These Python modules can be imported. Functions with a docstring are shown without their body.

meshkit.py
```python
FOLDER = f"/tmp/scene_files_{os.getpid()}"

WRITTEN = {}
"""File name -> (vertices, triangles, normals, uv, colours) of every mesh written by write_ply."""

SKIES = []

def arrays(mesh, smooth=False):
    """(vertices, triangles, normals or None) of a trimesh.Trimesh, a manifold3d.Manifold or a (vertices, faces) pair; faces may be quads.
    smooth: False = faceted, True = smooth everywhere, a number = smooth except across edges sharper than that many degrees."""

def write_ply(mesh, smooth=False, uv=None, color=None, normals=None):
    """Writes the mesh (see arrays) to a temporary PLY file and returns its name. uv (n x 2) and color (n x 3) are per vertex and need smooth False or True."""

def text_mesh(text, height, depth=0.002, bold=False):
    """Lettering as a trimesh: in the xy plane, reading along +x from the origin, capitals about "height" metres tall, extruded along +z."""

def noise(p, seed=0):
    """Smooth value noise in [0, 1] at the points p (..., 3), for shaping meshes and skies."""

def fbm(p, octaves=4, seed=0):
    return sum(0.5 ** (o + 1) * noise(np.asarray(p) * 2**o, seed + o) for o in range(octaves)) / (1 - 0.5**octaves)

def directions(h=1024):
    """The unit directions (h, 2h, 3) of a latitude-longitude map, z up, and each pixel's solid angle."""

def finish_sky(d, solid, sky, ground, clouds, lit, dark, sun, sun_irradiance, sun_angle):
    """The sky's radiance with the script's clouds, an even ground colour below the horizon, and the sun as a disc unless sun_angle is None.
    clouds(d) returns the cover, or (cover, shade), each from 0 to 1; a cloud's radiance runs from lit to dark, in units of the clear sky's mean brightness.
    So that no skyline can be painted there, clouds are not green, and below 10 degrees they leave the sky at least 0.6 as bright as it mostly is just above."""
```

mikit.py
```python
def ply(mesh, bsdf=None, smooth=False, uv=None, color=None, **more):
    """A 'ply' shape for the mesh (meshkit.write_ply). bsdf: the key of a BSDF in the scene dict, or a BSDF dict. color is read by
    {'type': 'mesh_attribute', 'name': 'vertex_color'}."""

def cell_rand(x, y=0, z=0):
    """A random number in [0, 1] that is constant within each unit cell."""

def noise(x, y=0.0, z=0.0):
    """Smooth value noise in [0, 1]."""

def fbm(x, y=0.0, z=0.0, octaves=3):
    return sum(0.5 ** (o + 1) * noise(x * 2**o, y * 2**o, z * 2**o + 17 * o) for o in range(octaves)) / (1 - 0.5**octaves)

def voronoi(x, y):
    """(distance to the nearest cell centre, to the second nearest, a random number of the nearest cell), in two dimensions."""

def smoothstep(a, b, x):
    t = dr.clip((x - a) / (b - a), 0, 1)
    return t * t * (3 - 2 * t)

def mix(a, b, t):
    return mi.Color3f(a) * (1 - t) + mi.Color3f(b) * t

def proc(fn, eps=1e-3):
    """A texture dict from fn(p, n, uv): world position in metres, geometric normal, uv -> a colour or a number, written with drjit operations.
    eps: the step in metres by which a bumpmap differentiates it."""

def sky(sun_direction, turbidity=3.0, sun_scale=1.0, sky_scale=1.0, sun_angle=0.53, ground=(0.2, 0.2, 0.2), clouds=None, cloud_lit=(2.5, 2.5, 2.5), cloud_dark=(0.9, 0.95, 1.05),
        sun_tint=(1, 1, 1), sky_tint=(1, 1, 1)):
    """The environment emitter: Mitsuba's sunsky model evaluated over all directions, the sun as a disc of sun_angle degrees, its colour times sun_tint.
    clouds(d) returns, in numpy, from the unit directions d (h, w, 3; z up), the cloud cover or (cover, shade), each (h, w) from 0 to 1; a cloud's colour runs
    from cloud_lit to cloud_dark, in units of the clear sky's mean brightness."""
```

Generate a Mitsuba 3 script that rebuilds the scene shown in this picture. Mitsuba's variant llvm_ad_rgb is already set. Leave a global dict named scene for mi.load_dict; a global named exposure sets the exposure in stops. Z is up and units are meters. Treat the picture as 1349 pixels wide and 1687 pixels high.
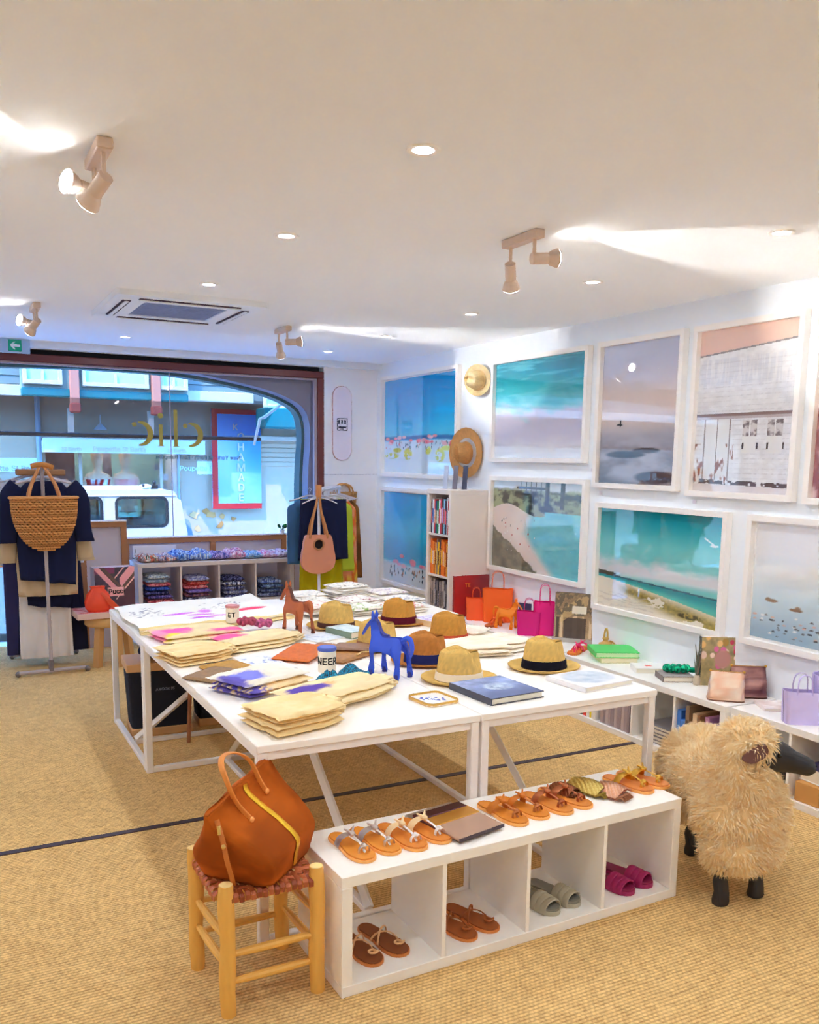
import math, numpy as np, trimesh, manifold3d as m3, mitsuba as mi, drjit as dr, mikit, meshkit
from shapely.geometry import Polygon, Point, box as sbox
from shapely.ops import unary_union
T = mi.ScalarTransform4f
scene, labels = {}, {}
PI = math.pi

# ---------------------------------------------------------------- camera, sky, exposure
exposure = 0.72
YAW, PITCH, ROLL, F = 0.4842, 0.1518, 0.0136, 1456.64
_f0 = np.array([math.sin(YAW), math.cos(YAW), 0]); _r0 = np.array([math.cos(YAW), -math.sin(YAW), 0]); _u0 = np.array([0, 0, 1.0])
_f = _f0 * math.cos(PITCH) - _u0 * math.sin(PITCH); _u = _u0 * math.cos(PITCH) + _f0 * math.sin(PITCH)
_r, _u = _r0 * math.cos(ROLL) + _u * math.sin(ROLL), _u * math.cos(ROLL) - _r0 * math.sin(ROLL)
_m = np.eye(4); _m[:3, 0] = -_r; _m[:3, 1] = _u; _m[:3, 2] = _f; _m[:3, 3] = [0, 0, 1.71]
scene['camera'] = {'type': 'perspective', 'fov_axis': 'x', 'fov': math.degrees(2 * math.atan(674.5 / F)), 'near_clip': 0.05, 'far_clip': 500.0,
                   'principal_point_offset_y': -0.0808, 'to_world': T(_m.tolist())}
SKY_SCALE, SUN_SCALE = 33.0, 2.8
scene['sky'] = mikit.sky([-0.5, -0.5, 0.83], turbidity=3.0, sun_scale=SUN_SCALE, sky_scale=SKY_SCALE, ground=(0.35, 0.35, 0.36), sky_tint=(0.36, 0.88, 1.45), sun_tint=(0.80, 0.96, 1.12))
WARM = np.array([0.94, 1.0, 1.05])
LAMP = 400.0       # radiance of the recessed lamps
SPOT = 13.0        # intensity of the spot heads

# ---------------------------------------------------------------- materials
def lin(c):
    c = np.asarray(c, float) / 255.0
    return np.where(c <= 0.04045, c / 12.92, ((c + 0.055) / 1.055) ** 2.4)
KINDS = dict(matte=dict(roughness=0.85, specular=0.25), satin=dict(roughness=0.45, specular=0.45), gloss=dict(roughness=0.12, specular=0.5), cloth=dict(roughness=0.95, specular=0.1, sheen=0.4),
             leather=dict(roughness=0.5, specular=0.4), metal=dict(roughness=0.28, metallic=1.0), foil=dict(roughness=0.35, metallic=0.9), paper=dict(roughness=0.75, specular=0.3), coat=dict(roughness=0.5, specular=0.5, clearcoat=1.0, clearcoat_gloss=0.95))
def mat(kind, rgb=None, bump=None):
    """The key of a BSDF: a plain colour (sRGB 0..255), or the mesh's own colours when rgb is None."""
    key = f"mat_{kind}_" + ('mesh' if rgb is None else '_'.join(str(int(v)) for v in rgb)) + (bump or '')
    if key not in scene:
        base = {'type': 'mesh_attribute', 'name': 'vertex_color'} if rgb is None else {'type': 'rgb', 'value': lin(rgb).tolist()}
        b = {'type': 'principled', 'base_color': base, **KINDS[kind]}
        if bump:
            b = {'type': 'bumpmap', 'arbitrary': mikit.proc(BUMPS[bump], eps=4e-4), 'bsdf': b, 'scale': 1.0}
        scene[key] = {'type': 'twosided', 'bsdf': b}
    return key
def bump_weave(p, n, uv):
    k = 2 * PI / 0.0045
    return 0.0006 * (dr.sin(p.x * k + dr.sin(p.z * k)) * dr.sin((p.y + p.z) * k))
BUMPS = {'weave': bump_weave}

def proc_mat(key, fn, bump=None, scale=1.0, eps=1e-3, **kw):
    b = {'type': 'principled', 'base_color': mikit.proc(fn), **kw}
    if bump is not None:
        b = {'type': 'bumpmap', 'arbitrary': mikit.proc(bump, eps=eps), 'bsdf': b, 'scale': scale}
    scene[key] = {'type': 'twosided', 'bsdf': b}
    return key

# ---------------------------------------------------------------- mesh helpers
def tm(v, f): return trimesh.Trimesh(np.asarray(v, float), np.asarray(f, int), process=False)
def cat(ms): return trimesh.util.concatenate(list(ms))
def mat4(loc=(0, 0, 0), rz=0, rx=0, ry=0, s=1.0):
    R = trimesh.transformations.euler_matrix(math.radians(rx), math.radians(ry), math.radians(rz), 'sxyz')
    S = np.diag([*(np.ones(3) * s), 1.0]); M = R @ S; M[:3, 3] = loc
    return M
def tf(m, loc=(0, 0, 0), rz=0, rx=0, ry=0, s=1.0):
    m = m.copy(); m.apply_transform(mat4(loc, rz, rx, ry, s)); return m
def box(sx, sy, sz, c=(0, 0, 0), bev=0.0):
    """A box centred on c; bev chamfers its edges."""
    h = np.array([sx, sy, sz]) / 2.0
    if bev <= 0:
        m = trimesh.creation.box(extents=2 * h)
    else:
        bev = min(bev, 0.45 * 2 * h.min())
        pts = [(2 * np.array(s) - 1) * (h - bev * (np.arange(3) != k)) for s in np.ndindex(2, 2, 2) for k in range(3)]
        m = trimesh.Trimesh(np.array(pts), process=False).convex_hull
    m.apply_translation(c); return m
def bx(x0, x1, y0, y1, z0, z1, bev=0.0): return box(x1 - x0, y1 - y0, z1 - z0, ((x0 + x1) / 2, (y0 + y1) / 2, (z0 + z1) / 2), bev)
def loft(rings, cap=True, close=False):
    rings = np.asarray(rings, float); k, n = rings.shape[:2]
    v = rings.reshape(-1, 3); f = []
    i = np.arange(n); j = (i + 1) % n
    for a in range(k if close else k - 1):
        b = (a + 1) % k
        f.append(np.stack([a * n + i, a * n + j, b * n + j], 1)); f.append(np.stack([a * n + i, b * n + j, b * n + i], 1))
    f = np.vstack(f)
    if cap and not close:
        v = np.vstack([v, rings[0].mean(0), rings[-1].mean(0)]); c0 = k * n
        f = np.vstack([f, np.stack([j, i, 0 * i + c0], 1), np.stack([(k - 1) * n + i, (k - 1) * n + j, 0 * i + c0 + 1], 1)])
    return tm(v, f)
def tube(pts, r, n=8, flat=None, close=False):
    """A tube along pts; r a radius or one per point; flat=(width, thickness, side) makes a strap whose width lies along the given side vector."""
    pts = np.asarray(pts, float); k = len(pts)
    t = np.gradient(pts, axis=0)
    if close: t = np.roll(pts, -1, 0) - np.roll(pts, 1, 0)
    t /= np.maximum(np.linalg.norm(t, axis=1, keepdims=True), 1e-9)
    if flat is not None:
        sd = np.broadcast_to(np.asarray(flat[2], float), (k, 3)); s = sd - t * (sd * t).sum(1, keepdims=True)
        s /= np.maximum(np.linalg.norm(s, axis=1, keepdims=True), 1e-9); o = np.cross(t, s); ra, rb = np.ones(k) * flat[0] / 2, np.ones(k) * flat[1] / 2
    else:
        s = np.zeros((k, 3)); a = np.array([0, 0, 1.0]) if abs(t[0][2]) < 0.9 else np.array([1.0, 0, 0])
        for i in range(k):
            a = a - t[i] * (a @ t[i]); a = a / max(np.linalg.norm(a), 1e-9); s[i] = a
        o = np.cross(t, s); ra = rb = np.ones(k) * r
    th = np.arange(n) * 2 * PI / n
    rings = pts[:, None] + s[:, None] * (np.cos(th)[None, :, None] * ra[:, None, None]) + o[:, None] * (np.sin(th)[None, :, None] * rb[:, None, None])
    return loft(rings, close=close)
def spline(pts, n=24, close=False):
    from scipy.interpolate import CubicSpline
    pts = np.asarray(pts, float)
    if close: pts = np.vstack([pts, pts[:1]])
    s = np.r_[0, np.cumsum(np.linalg.norm(np.diff(pts, axis=0), axis=1))]
    u = np.linspace(0, s[-1], n, endpoint=not close)
    return CubicSpline(s, pts, bc_type='periodic' if close else 'natural')(u)
def lathe(prof, n=28, sx=1.0, sy=1.0):
    th = np.arange(n) * 2 * PI / n
    return loft([np.stack([max(r, 1e-5) * np.cos(th) * sx, max(r, 1e-5) * np.sin(th) * sy, 0 * th + z], 1) for r, z in prof])
def prism(poly, h, plane='xy'):
    """A shapely polygon (or points) extruded by h. plane 'xz': its y becomes z and it grows along +y; 'yz': x->y, y->z, grows along +x."""
    poly = poly if hasattr(poly, 'exterior') or hasattr(poly, 'geoms') else Polygon(poly)
    m = cat([trimesh.creation.extrude_polygon(g, h, engine='earcut') for g in getattr(poly, 'geoms', [poly])])
    v = m.vertices
    if plane == 'xz': m = tm(np.stack([v[:, 0], h - v[:, 2], v[:, 1]], 1), m.faces)
    if plane == 'yz': m = tm(np.stack([v[:, 2], v[:, 0], v[:, 1]], 1), m.faces)
    return m
def rrect(w, h, r, cx=0, cy=0): return sbox(cx - w / 2 + r, cy - h / 2 + r, cx + w / 2 - r, cy + h / 2 - r).buffer(r, 4)
def grid(nu, nv, fn):
    u, v = np.meshgrid(np.linspace(0, 1, nu), np.linspace(0, 1, nv), indexing='ij')
    p = fn(u.ravel(), v.ravel()); i = np.arange(nu * nv).reshape(nu, nv)
    a, b, c, d = i[:-1, :-1].ravel(), i[1:, :-1].ravel(), i[1:, 1:].ravel(), i[:-1, 1:].ravel()
    return tm(p, np.vstack([np.stack([a, b, c], 1), np.stack([a, c, d], 1)])), np.stack([u.ravel(), v.ravel()], 1)
def nz(x, y, z=0, seed=0): return meshkit.noise(np.stack(np.broadcast_arrays(np.asarray(x, float), y, z), -1), seed)
def fb(x, y, z=0, o=4, seed=0): return meshkit.fbm(np.stack(np.broadcast_arrays(np.asarray(x, float), y, z), -1), o, seed)
def sst(a, b, x):
    t = np.clip((x - a) / (b - a), 0, 1); return t * t * (3 - 2 * t)
def mixc(a, b, t):
    a, b, t = np.asarray(a, float), np.asarray(b, float), np.asarray(t, float)[..., None]
    return a * (1 - t) + b * t
def superring(a, b, z, n=32, p=4, cx=0, cy=0):
    th = np.arange(n) * 2 * PI / n; c, s = np.cos(th), np.sin(th)
    return np.stack([cx + a * np.sign(c) * np.abs(c) ** (2 / p), cy + b * np.sign(s) * np.abs(s) ** (2 / p), np.zeros(n) + z], 1)
def ellipsoid(rx, ry, rz, c=(0, 0, 0), sub=3):
    m = trimesh.creation.icosphere(subdivisions=sub); m.apply_scale([rx, ry, rz]); m.apply_translation(c); return m
def text(s, h, depth=0.0015, bold=True, center=True):
    m = meshkit.text_mesh(s, h, depth, bold)
    if center: m.apply_translation([-m.bounds.mean(0)[0], 0, 0])
    return m

# ---------------------------------------------------------------- scene entries
_count = {}
def numbered(name):
    n = _count.get(name, 0); _count[name] = n + 1
    return name if n == 0 else f'{name}_{n:03d}'
def put(key, mesh, m, smooth=30, color=None, **more):
    """One entry of the scene; color: sRGB per vertex (n x 3) for materials that read the mesh's colours."""
    if color is not None:
        c = np.asarray(color, float)
        if c.ndim == 1: c = np.broadcast_to(c, (len(mesh.vertices), 3))
        scene[key] = mikit.ply(mesh, m, smooth=True if smooth else False, color=lin(c), **more)
    else:
        scene[key] = mikit.ply(mesh, m, smooth=smooth, **more)
    return key
class Thing:
    """A thing of one or several entries; its meshes are given in its own frame and placed by M."""
    def __init__(self, name, label, category, group=None, loc=(0, 0, 0), rz=0, rx=0, ry=0, s=1.0, M=None):
        self.key = numbered(name); self.M = mat4(loc, rz, rx, ry, s) if M is None else M
        labels[self.key] = {'label': label, 'category': category}
        if group: labels[self.key]['group'] = group
    def _w(self, mesh): mesh = mesh.copy(); mesh.apply_transform(self.M); return mesh
    def one(self, mesh, m, **kw): put(self.key, self._w(mesh), m, **kw); return self
    def part(self, name, mesh, m, label=None, of=None, kind=None, **kw):
        key = numbered(f'{of or self.key}__{name}'); put(key, self._w(mesh), m, **kw)
        if label or kind: labels[key] = {**({'label': label} if label else {}), **({'kind': kind} if kind else {})}
        return key
def struct(name, mesh, m, label=None, **kw):
    key = put(numbered(name), mesh, m, **kw)
    if '__' not in key: labels[key] = {'kind': 'structure', **({'label': label} if label else {})}
    return key

WHITE, WHITE2 = (246, 244, 240), (250, 249, 247)
M_white = mat('satin', WHITE); M_wall = mat('matte', (240, 245, 251)); M_dark = mat('matte', (22, 22, 26))
# ---------------------------------------------------------------- the room
ZC, XR, YB = 2.675, 4.07, 8.56
def sisal_h(p):
    row = p.y / 0.0155 + 0.25 * mikit.noise(p.x * 9, p.y * 9)
    r = row - dr.floor(row)
    st = p.x / 0.019 + 0.5 * (dr.floor(row) - 2 * dr.floor(dr.floor(row) / 2))
    s = st - dr.floor(st)
    return dr.sin(r * PI) * (0.55 + 0.45 * dr.sin(s * PI))
def sisal_c(p, n, uv):
    h = sisal_h(p); f = mikit.fbm(p.x * 1.3, p.y * 1.3); g = mikit.noise(p.x * 160, p.y * 160)
    b = mikit.noise(p.x * 40, p.y * 60)
    c = mikit.mix(lin((154, 112, 62)).tolist(), lin((236, 200, 138)).tolist(), dr.clip(0.28 + 0.6 * h + 0.35 * (g - 0.5) + 0.3 * (b - 0.5), 0, 1))
    return c * (0.88 + 0.22 * f)
proc_mat('mat_sisal', sisal_c, lambda p, n, uv: 0.0022 * sisal_h(p), eps=1.5e-3, roughness=0.95, specular=0.1)
struct('floor', bx(-2.2, XR, -1.6, YB + 0.02, -0.06, 0), 'mat_sisal', 'woven sisal carpet in straw and brown')
struct('ceiling', bx(-2.3, XR + 0.15, -1.7, YB + 0.5, ZC, ZC + 0.3), mat('matte', (236, 241, 247)))
struct('wall_right', bx(XR, XR + 0.15, -1.7, YB + 0.2, -0.06, ZC), M_wall)
struct('wall_left', bx(-2.35, -2.2, -1.7, YB + 0.2, -0.06, ZC), M_wall)
struct('wall_front', bx(-2.2, XR, -1.75, -1.6, -0.06, ZC), M_wall)
struct('wall_back', bx(3.47, XR, YB - 0.04, YB + 0.25, -0.06, ZC), mat('matte', (244, 244, 248)), 'narrow white wall strip right of the shop window')
struct('trim', bx(-2.2, XR, 8.41, YB + 0.1, 2.615, ZC), M_wall, 'lowered white band of the ceiling along the window')
struct('trim', bx(-2.2, 3.43, YB - 0.01, YB + 0.1, 2.565, 2.615), M_dark, 'dark shutter slot over the window')
struct('trim', bx(-2.2, XR, 3.985, 4.02, 0.0, 0.004), mat('satin', (62, 46, 52)), 'dark metal strip joining two carpet runs')
# joints in the white panel of the back wall
struct('trim', bx(3.47, XR, YB - 0.043, YB - 0.04, 1.545, 1.549), mat('matte', (190, 190, 205)))
# maroon window frame: mitred head, right post, slim inner light bead
MAR = mat('satin', (96, 38, 32)); BEAD = mat('satin', (168, 150, 158))
struct('window', bx(-2.1, 3.36, YB + 0.02, YB + 0.026, 0.03, 2.50), 'mat_pane', 'clear shop window glass')
scene['mat_pane'] = {'type': 'thindielectric', 'int_ior': 1.3}
struct('window__head_rail', bx(-2.2, 3.47, YB - 0.05, YB + 0.05, 2.505, 2.572, 0.006), MAR)
struct('window__right_post', bx(3.405, 3.47, YB - 0.05, YB + 0.05, 0, 2.506, 0.006), MAR)
struct('window__inner_bead', bx(-2.2, 3.405, YB - 0.02, YB + 0.03, 2.485, 2.505, 0.003), BEAD)
struct('window__inner_bead_001', bx(3.375, 3.405, YB - 0.02, YB + 0.03, 0, 2.486, 0.003), BEAD)
struct('window__sill', bx(0.95, 3.47, YB - 0.05, YB + 0.1, 0, 0.06), MAR)
struct('window__glass_joint', bx(1.935, 1.941, YB + 0.016, YB + 0.03, 0.06, 2.485), BEAD)

# arched outer wall of the shop front, with a teal edge
arch = spline([(-1.9, 1.6), (-1.75, 2.1), (-1.1, 2.37), (-0.3, 2.47), (0.517, 2.505), (1.0, 2.522), (1.57, 2.525), (2.148, 2.5), (2.729, 2.415), (3.188, 2.286), (3.32, 2.19), (3.362, 2.08), (3.36, 1.7), (3.35, 0.98)], 90)
hole = Polygon([(-1.9, -0.7), *arch.tolist(), (3.34, -0.7)])
outer = sbox(-2.6, -0.7, 4.6, 3.0).difference(hole)
struct('wall_outer', tf(prism(outer, 0.3, 'xz'), (0, 8.66, 0)), mat('matte', (120, 112, 122)), 'grey arched outer wall of the shop front')
rim = hole.buffer(0.004).difference(hole.buffer(-0.03)).intersection(sbox(-2.6, -0.6, 4.6, 3.0))
struct('trim', tf(prism(rim, 0.16, 'xz'), (0, 8.83, 0)), mat('satin', (36, 78, 78)), 'teal painted edge of the arch')

# recessed ceiling lamps
def emitter(rad): return {'type': 'area', 'radiance': {'type': 'rgb', 'value': (np.asarray(rad, float)).tolist()}}
ROWS = {1.40: (2.61, 3.87, 5.15, 7.74), 3.185: (2.74, 3.97, 5.23, 6.52, 7.715)}
def downlight(x, y, label, vis=True):
    t = Thing('ceiling_lamp', label, 'light', 'recessed ceiling lamps', (x, y, ZC))
    ring = lathe([(0.036, 0.0), (0.036, -0.004), (0.052, -0.005), (0.056, 0.0)], 28)
    t.part('rim', ring, M_white)
    disc = lathe([(0.0001, -0.002), (0.034, -0.002), (0.034, -0.0005), (0.0001, -0.0005)], 20)
    t.part('lamp_face', disc, M_white, emitter=emitter(WARM * LAMP * (1.0 if y < 4.5 else 0.75)))
ORD = ['nearest', 'second', 'third', 'fourth', 'farthest']
for x, ys in ROWS.items():
    for k, y in enumerate(ys):
        side = 'in the row over the tables' if x < 2 else 'in the row beside the picture wall'
        downlight(x, y, f'recessed ceiling lamp, {("farthest" if k == len(ys) - 1 else ORD[k])} {side}')
for x in (-0.4, 1.4, 3.18):
    for y in ((1.35, 0.1) if x > 0 else (5.2, 3.9, 2.6, 1.35, 0.1)):
        downlight(x, y, f'recessed ceiling lamp outside the view, in the {({-0.4: "left", 1.4: "middle", 3.18: "right"})[x]} row, {({1.35: "above the camera", 0.1: "behind the camera", 2.6: "level with the bench", 3.9: "level with the table front", 5.2: "level with the table back"})[y]}')

# spot fixtures: a ceiling bar with two swivelling heads
def spotlight(loc, rz, heads, label, length=0.26):
    t = Thing('spotlight', label, 'spotlight', None, loc, rz)
    m = mat('satin', (214, 190, 172))
    t.part('ceiling_bar', box(0.05, length, 0.035, (0, 0, -0.0185), 0.004), m)
    for (y, az, el, on) in heads:
        arm = t.part('arm', tube([(0, y, -0.03), (0, y, -0.11)], 0.008), m)
        d = np.array([math.cos(math.radians(az)) * math.cos(math.radians(el)), math.sin(math.radians(az)) * math.cos(math.radians(el)), math.sin(math.radians(el))])
        p = np.array([0, y, -0.115]); 
        hd = tube([p - d * 0.012, p + d * 0.06, p + d * 0.062, p + d * 0.075, p + d * 0.105], np.array([0.024, 0.024, 0.018, 0.03, 0.04]), 18)
        t.part('head', hd, m)
        fc = tube([p + d * 0.1052, p + d * 0.108], 0.037, 18)
        W = t.M
        t.part('bulb', fc, M_white, emitter=emitter(WARM * (90.0 if on else 40.0)))
        wp = W[:3, :3] @ (p + d * 0.115) + W[:3, 3]; wd = W[:3, :3] @ d
        if on:
            scene[numbered('spot_beam')] = {'type': 'spot', 'to_world': T().look_at(origin=wp.tolist(), target=(wp + wd).tolist(), up=[0.1, 0.2, 1]), 'intensity': {'type': 'rgb', 'value': (np.array([1, 0.93, 0.82]) * SPOT).tolist()}, 'cutoff_angle': 27.0, 'beam_width': 14.0}
spotlight((0.5, 3.12, ZC), 0, [(0.09, 205, 8, True), (-0.09, 118, -34, False)], 'twin ceiling spotlight at upper left, nearest the camera')
spotlight((2.28, 3.33, ZC), 0, [(0.09, 50, -52, False), (-0.09, -12, 5, True)], 'twin ceiling spotlight in front of the picture wall')
spotlight((0.6, 6.45, ZC), 0, [(0.09, 205, 10, True), (-0.09, 118, -34, False)], 'twin ceiling spotlight at far left above the exit sign')
spotlight((2.33, 6.53, ZC), 0, [(0.09, 60, -45, False), (-0.09, -8, 5, True)], 'twin ceiling spotlight between the air conditioner and the far picture')

# ceiling air conditioner
t = Thing('air_conditioner', 'white square air conditioner cassette set in the ceiling', 'air conditioner', None, (1.42, 6.03, ZC))
ac = mat('satin', (238, 242, 248))
ringp = rrect(0.92, 1.0, 0.02).difference(rrect(0.52, 0.56, 0.01))
t.part('frame', tf(prism(ringp, 0.035), (0, 0, -0.035)), ac)
t.part('intake_grille', box(0.52, 0.56, 0.01, (0, 0, -0.022)), mat('matte', (120, 140, 190)))
for k in range(9):
    t.part('slat', box(0.50, 0.008, 0.008, (0, -0.24 + k * 0.06, -0.03)), mat('matte', (150, 168, 210)))
for (cx, cy, w, d) in ((-0.37, 0, 0.05, 0.62), (0.37, 0, 0.05, 0.62), (0, 0.39, 0.62, 0.05), (0, -0.39, 0.62, 0.05)):
    g = t.part('air_vent', box(w, d, 0.006, (cx, cy, -0.0375)), mat('matte', (60, 48, 66)))
    t.part('louver', box(w * (0.45 if w < 0.1 else 1), d * (0.45 if d < 0.1 else 1), 0.006, (cx, cy, -0.043)), ac)
# exit sign
t = Thing('exit_sign', 'small hanging acrylic exit sign with white arrow on green', 'sign', None, (0.607, 8.38, 2.553))
t.part('acrylic_panel', box(0.235, 0.008, 0.122, (0, 0, 0.061), 0.002), mat('gloss', (176, 205, 236)))
t.part('green_field', box(0.105, 0.004, 0.095, (0.0, -0.006, 0.064)), mat('satin', (0, 160, 120)))
ar = Polygon([(-0.04, 0), (-0.008, 0.032), (0.006, 0.032), (-0.013, 0.010), (0.04, 0.010), (0.04, -0.010), (-0.013, -0.010), (0.006, -0.032), (-0.008, -0.032)])
t.part('arrow', tf(prism(ar, 0.003, 'xz'), (0, -0.011, 0.064)), mat('satin', (240, 250, 248)))
# skateboard deck on the wall strip
t = Thing('skateboard_deck', 'white skateboard deck with small black square print hung upright on the wall', 'skateboard', None, (3.664, 8.50, 2.065))
dk = rrect(0.205, 0.745, 0.1)
t.part('deck', prism(dk, 0.012, 'xz'), mat('satin', (236, 224, 236)))
t.part('edge', tf(prism(dk.buffer(0.003).difference(dk.buffer(-0.003)), 0.010, 'xz'), (0, 0.001, 0)), mat('matte', (186, 120, 110)))
K = mat('matte', (20, 18, 40)); pr = [rrect(0.115, 0.125, 0.003).difference(rrect(0.105, 0.115, 0.003))]
pr += [sbox(x - 0.010, 0.005, x + 0.006, 0.045) for x in (-0.034, 0.0, 0.034)] + [sbox(-0.042, -0.035, 0.042, -0.02), sbox(-0.02, -0.05, 0.02, -0.042)]
t.part('print', tf(prism(unary_union(pr), 0.002, 'xz'), (0, -0.003, -0.01)), K)
# ---------------------------------------------------------------- tables
ZT = 0.742
STEEL = mat('satin', (244, 240, 238))
def table(label, x0, x1, y0, y1, along):
    """A white steel table: four legs, end rails, floor stretcher and braces; along = 'x' or 'y' is its long direction."""
    t = Thing('display_table', label, 'table', None, ((x0 + x1) / 2, (y0 + y1) / 2, 0), 0 if along == 'y' else 90)
    w, d = (x1 - x0, y1 - y0) if along == 'y' else (y1 - y0, x1 - x0)
    t.part('tabletop', box(w, d, 0.028, (0, 0, ZT - 0.014), 0.003), mat('satin', (247, 243, 238)))
    q = 0.035
    for sx in (-1, 1):
        for sy in (-1, 1):
            t.part('leg', box(q, q, ZT - 0.028, (sx * (w / 2 - q / 2 - 0.004), sy * (d / 2 - q / 2 - 0.004), (ZT - 0.028) / 2), 0.003), STEEL)
    for sy in (-1, 1):
        y = sy * (d / 2 - q / 2 - 0.004)
        t.part('end_rail', box(w - 2 * q - 0.008, 0.03, 0.03, (0, y, 0.016), 0.003), STEEL)
        t.part('apron', box(w - 2 * q - 0.008, 0.02, 0.03, (0, y, ZT - 0.044), 0.002), STEEL)
        a = np.array([0, y - sy * 0.025, 0.03]); b = np.array([0, y - sy * 0.93, ZT - 0.032])
        if along == 'x' and sy < 0: a[2] = 0.03
        t.part('brace', tube(np.linspace(a, b, 3), 0, 4, flat=(0.04, 0.04, (1, 0, 0))), STEEL)
    for sx in (-1, 1):
        t.part('side_apron', box(0.02, d - 2 * q - 0.008, 0.03, (sx * (w / 2 - q / 2 - 0.004), 0, ZT - 0.044), 0.002), STEEL)
    t.part('floor_stretcher', box(0.03, d - 0.09, 0.026, (0, 0, 0.014), 0.003), STEEL)
    return t
table('white steel table nearest at left, holding the stacked cream clothing', 0.889, 1.785, 2.787, 4.77, 'y')
table('white steel table nearest at right, holding most of the straw hats', 1.789, 2.685, 2.787, 4.77, 'y')
table('white steel table farthest back, set crosswise behind the other two', 0.889, 2.87, 4.776, 5.79, 'x')

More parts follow.
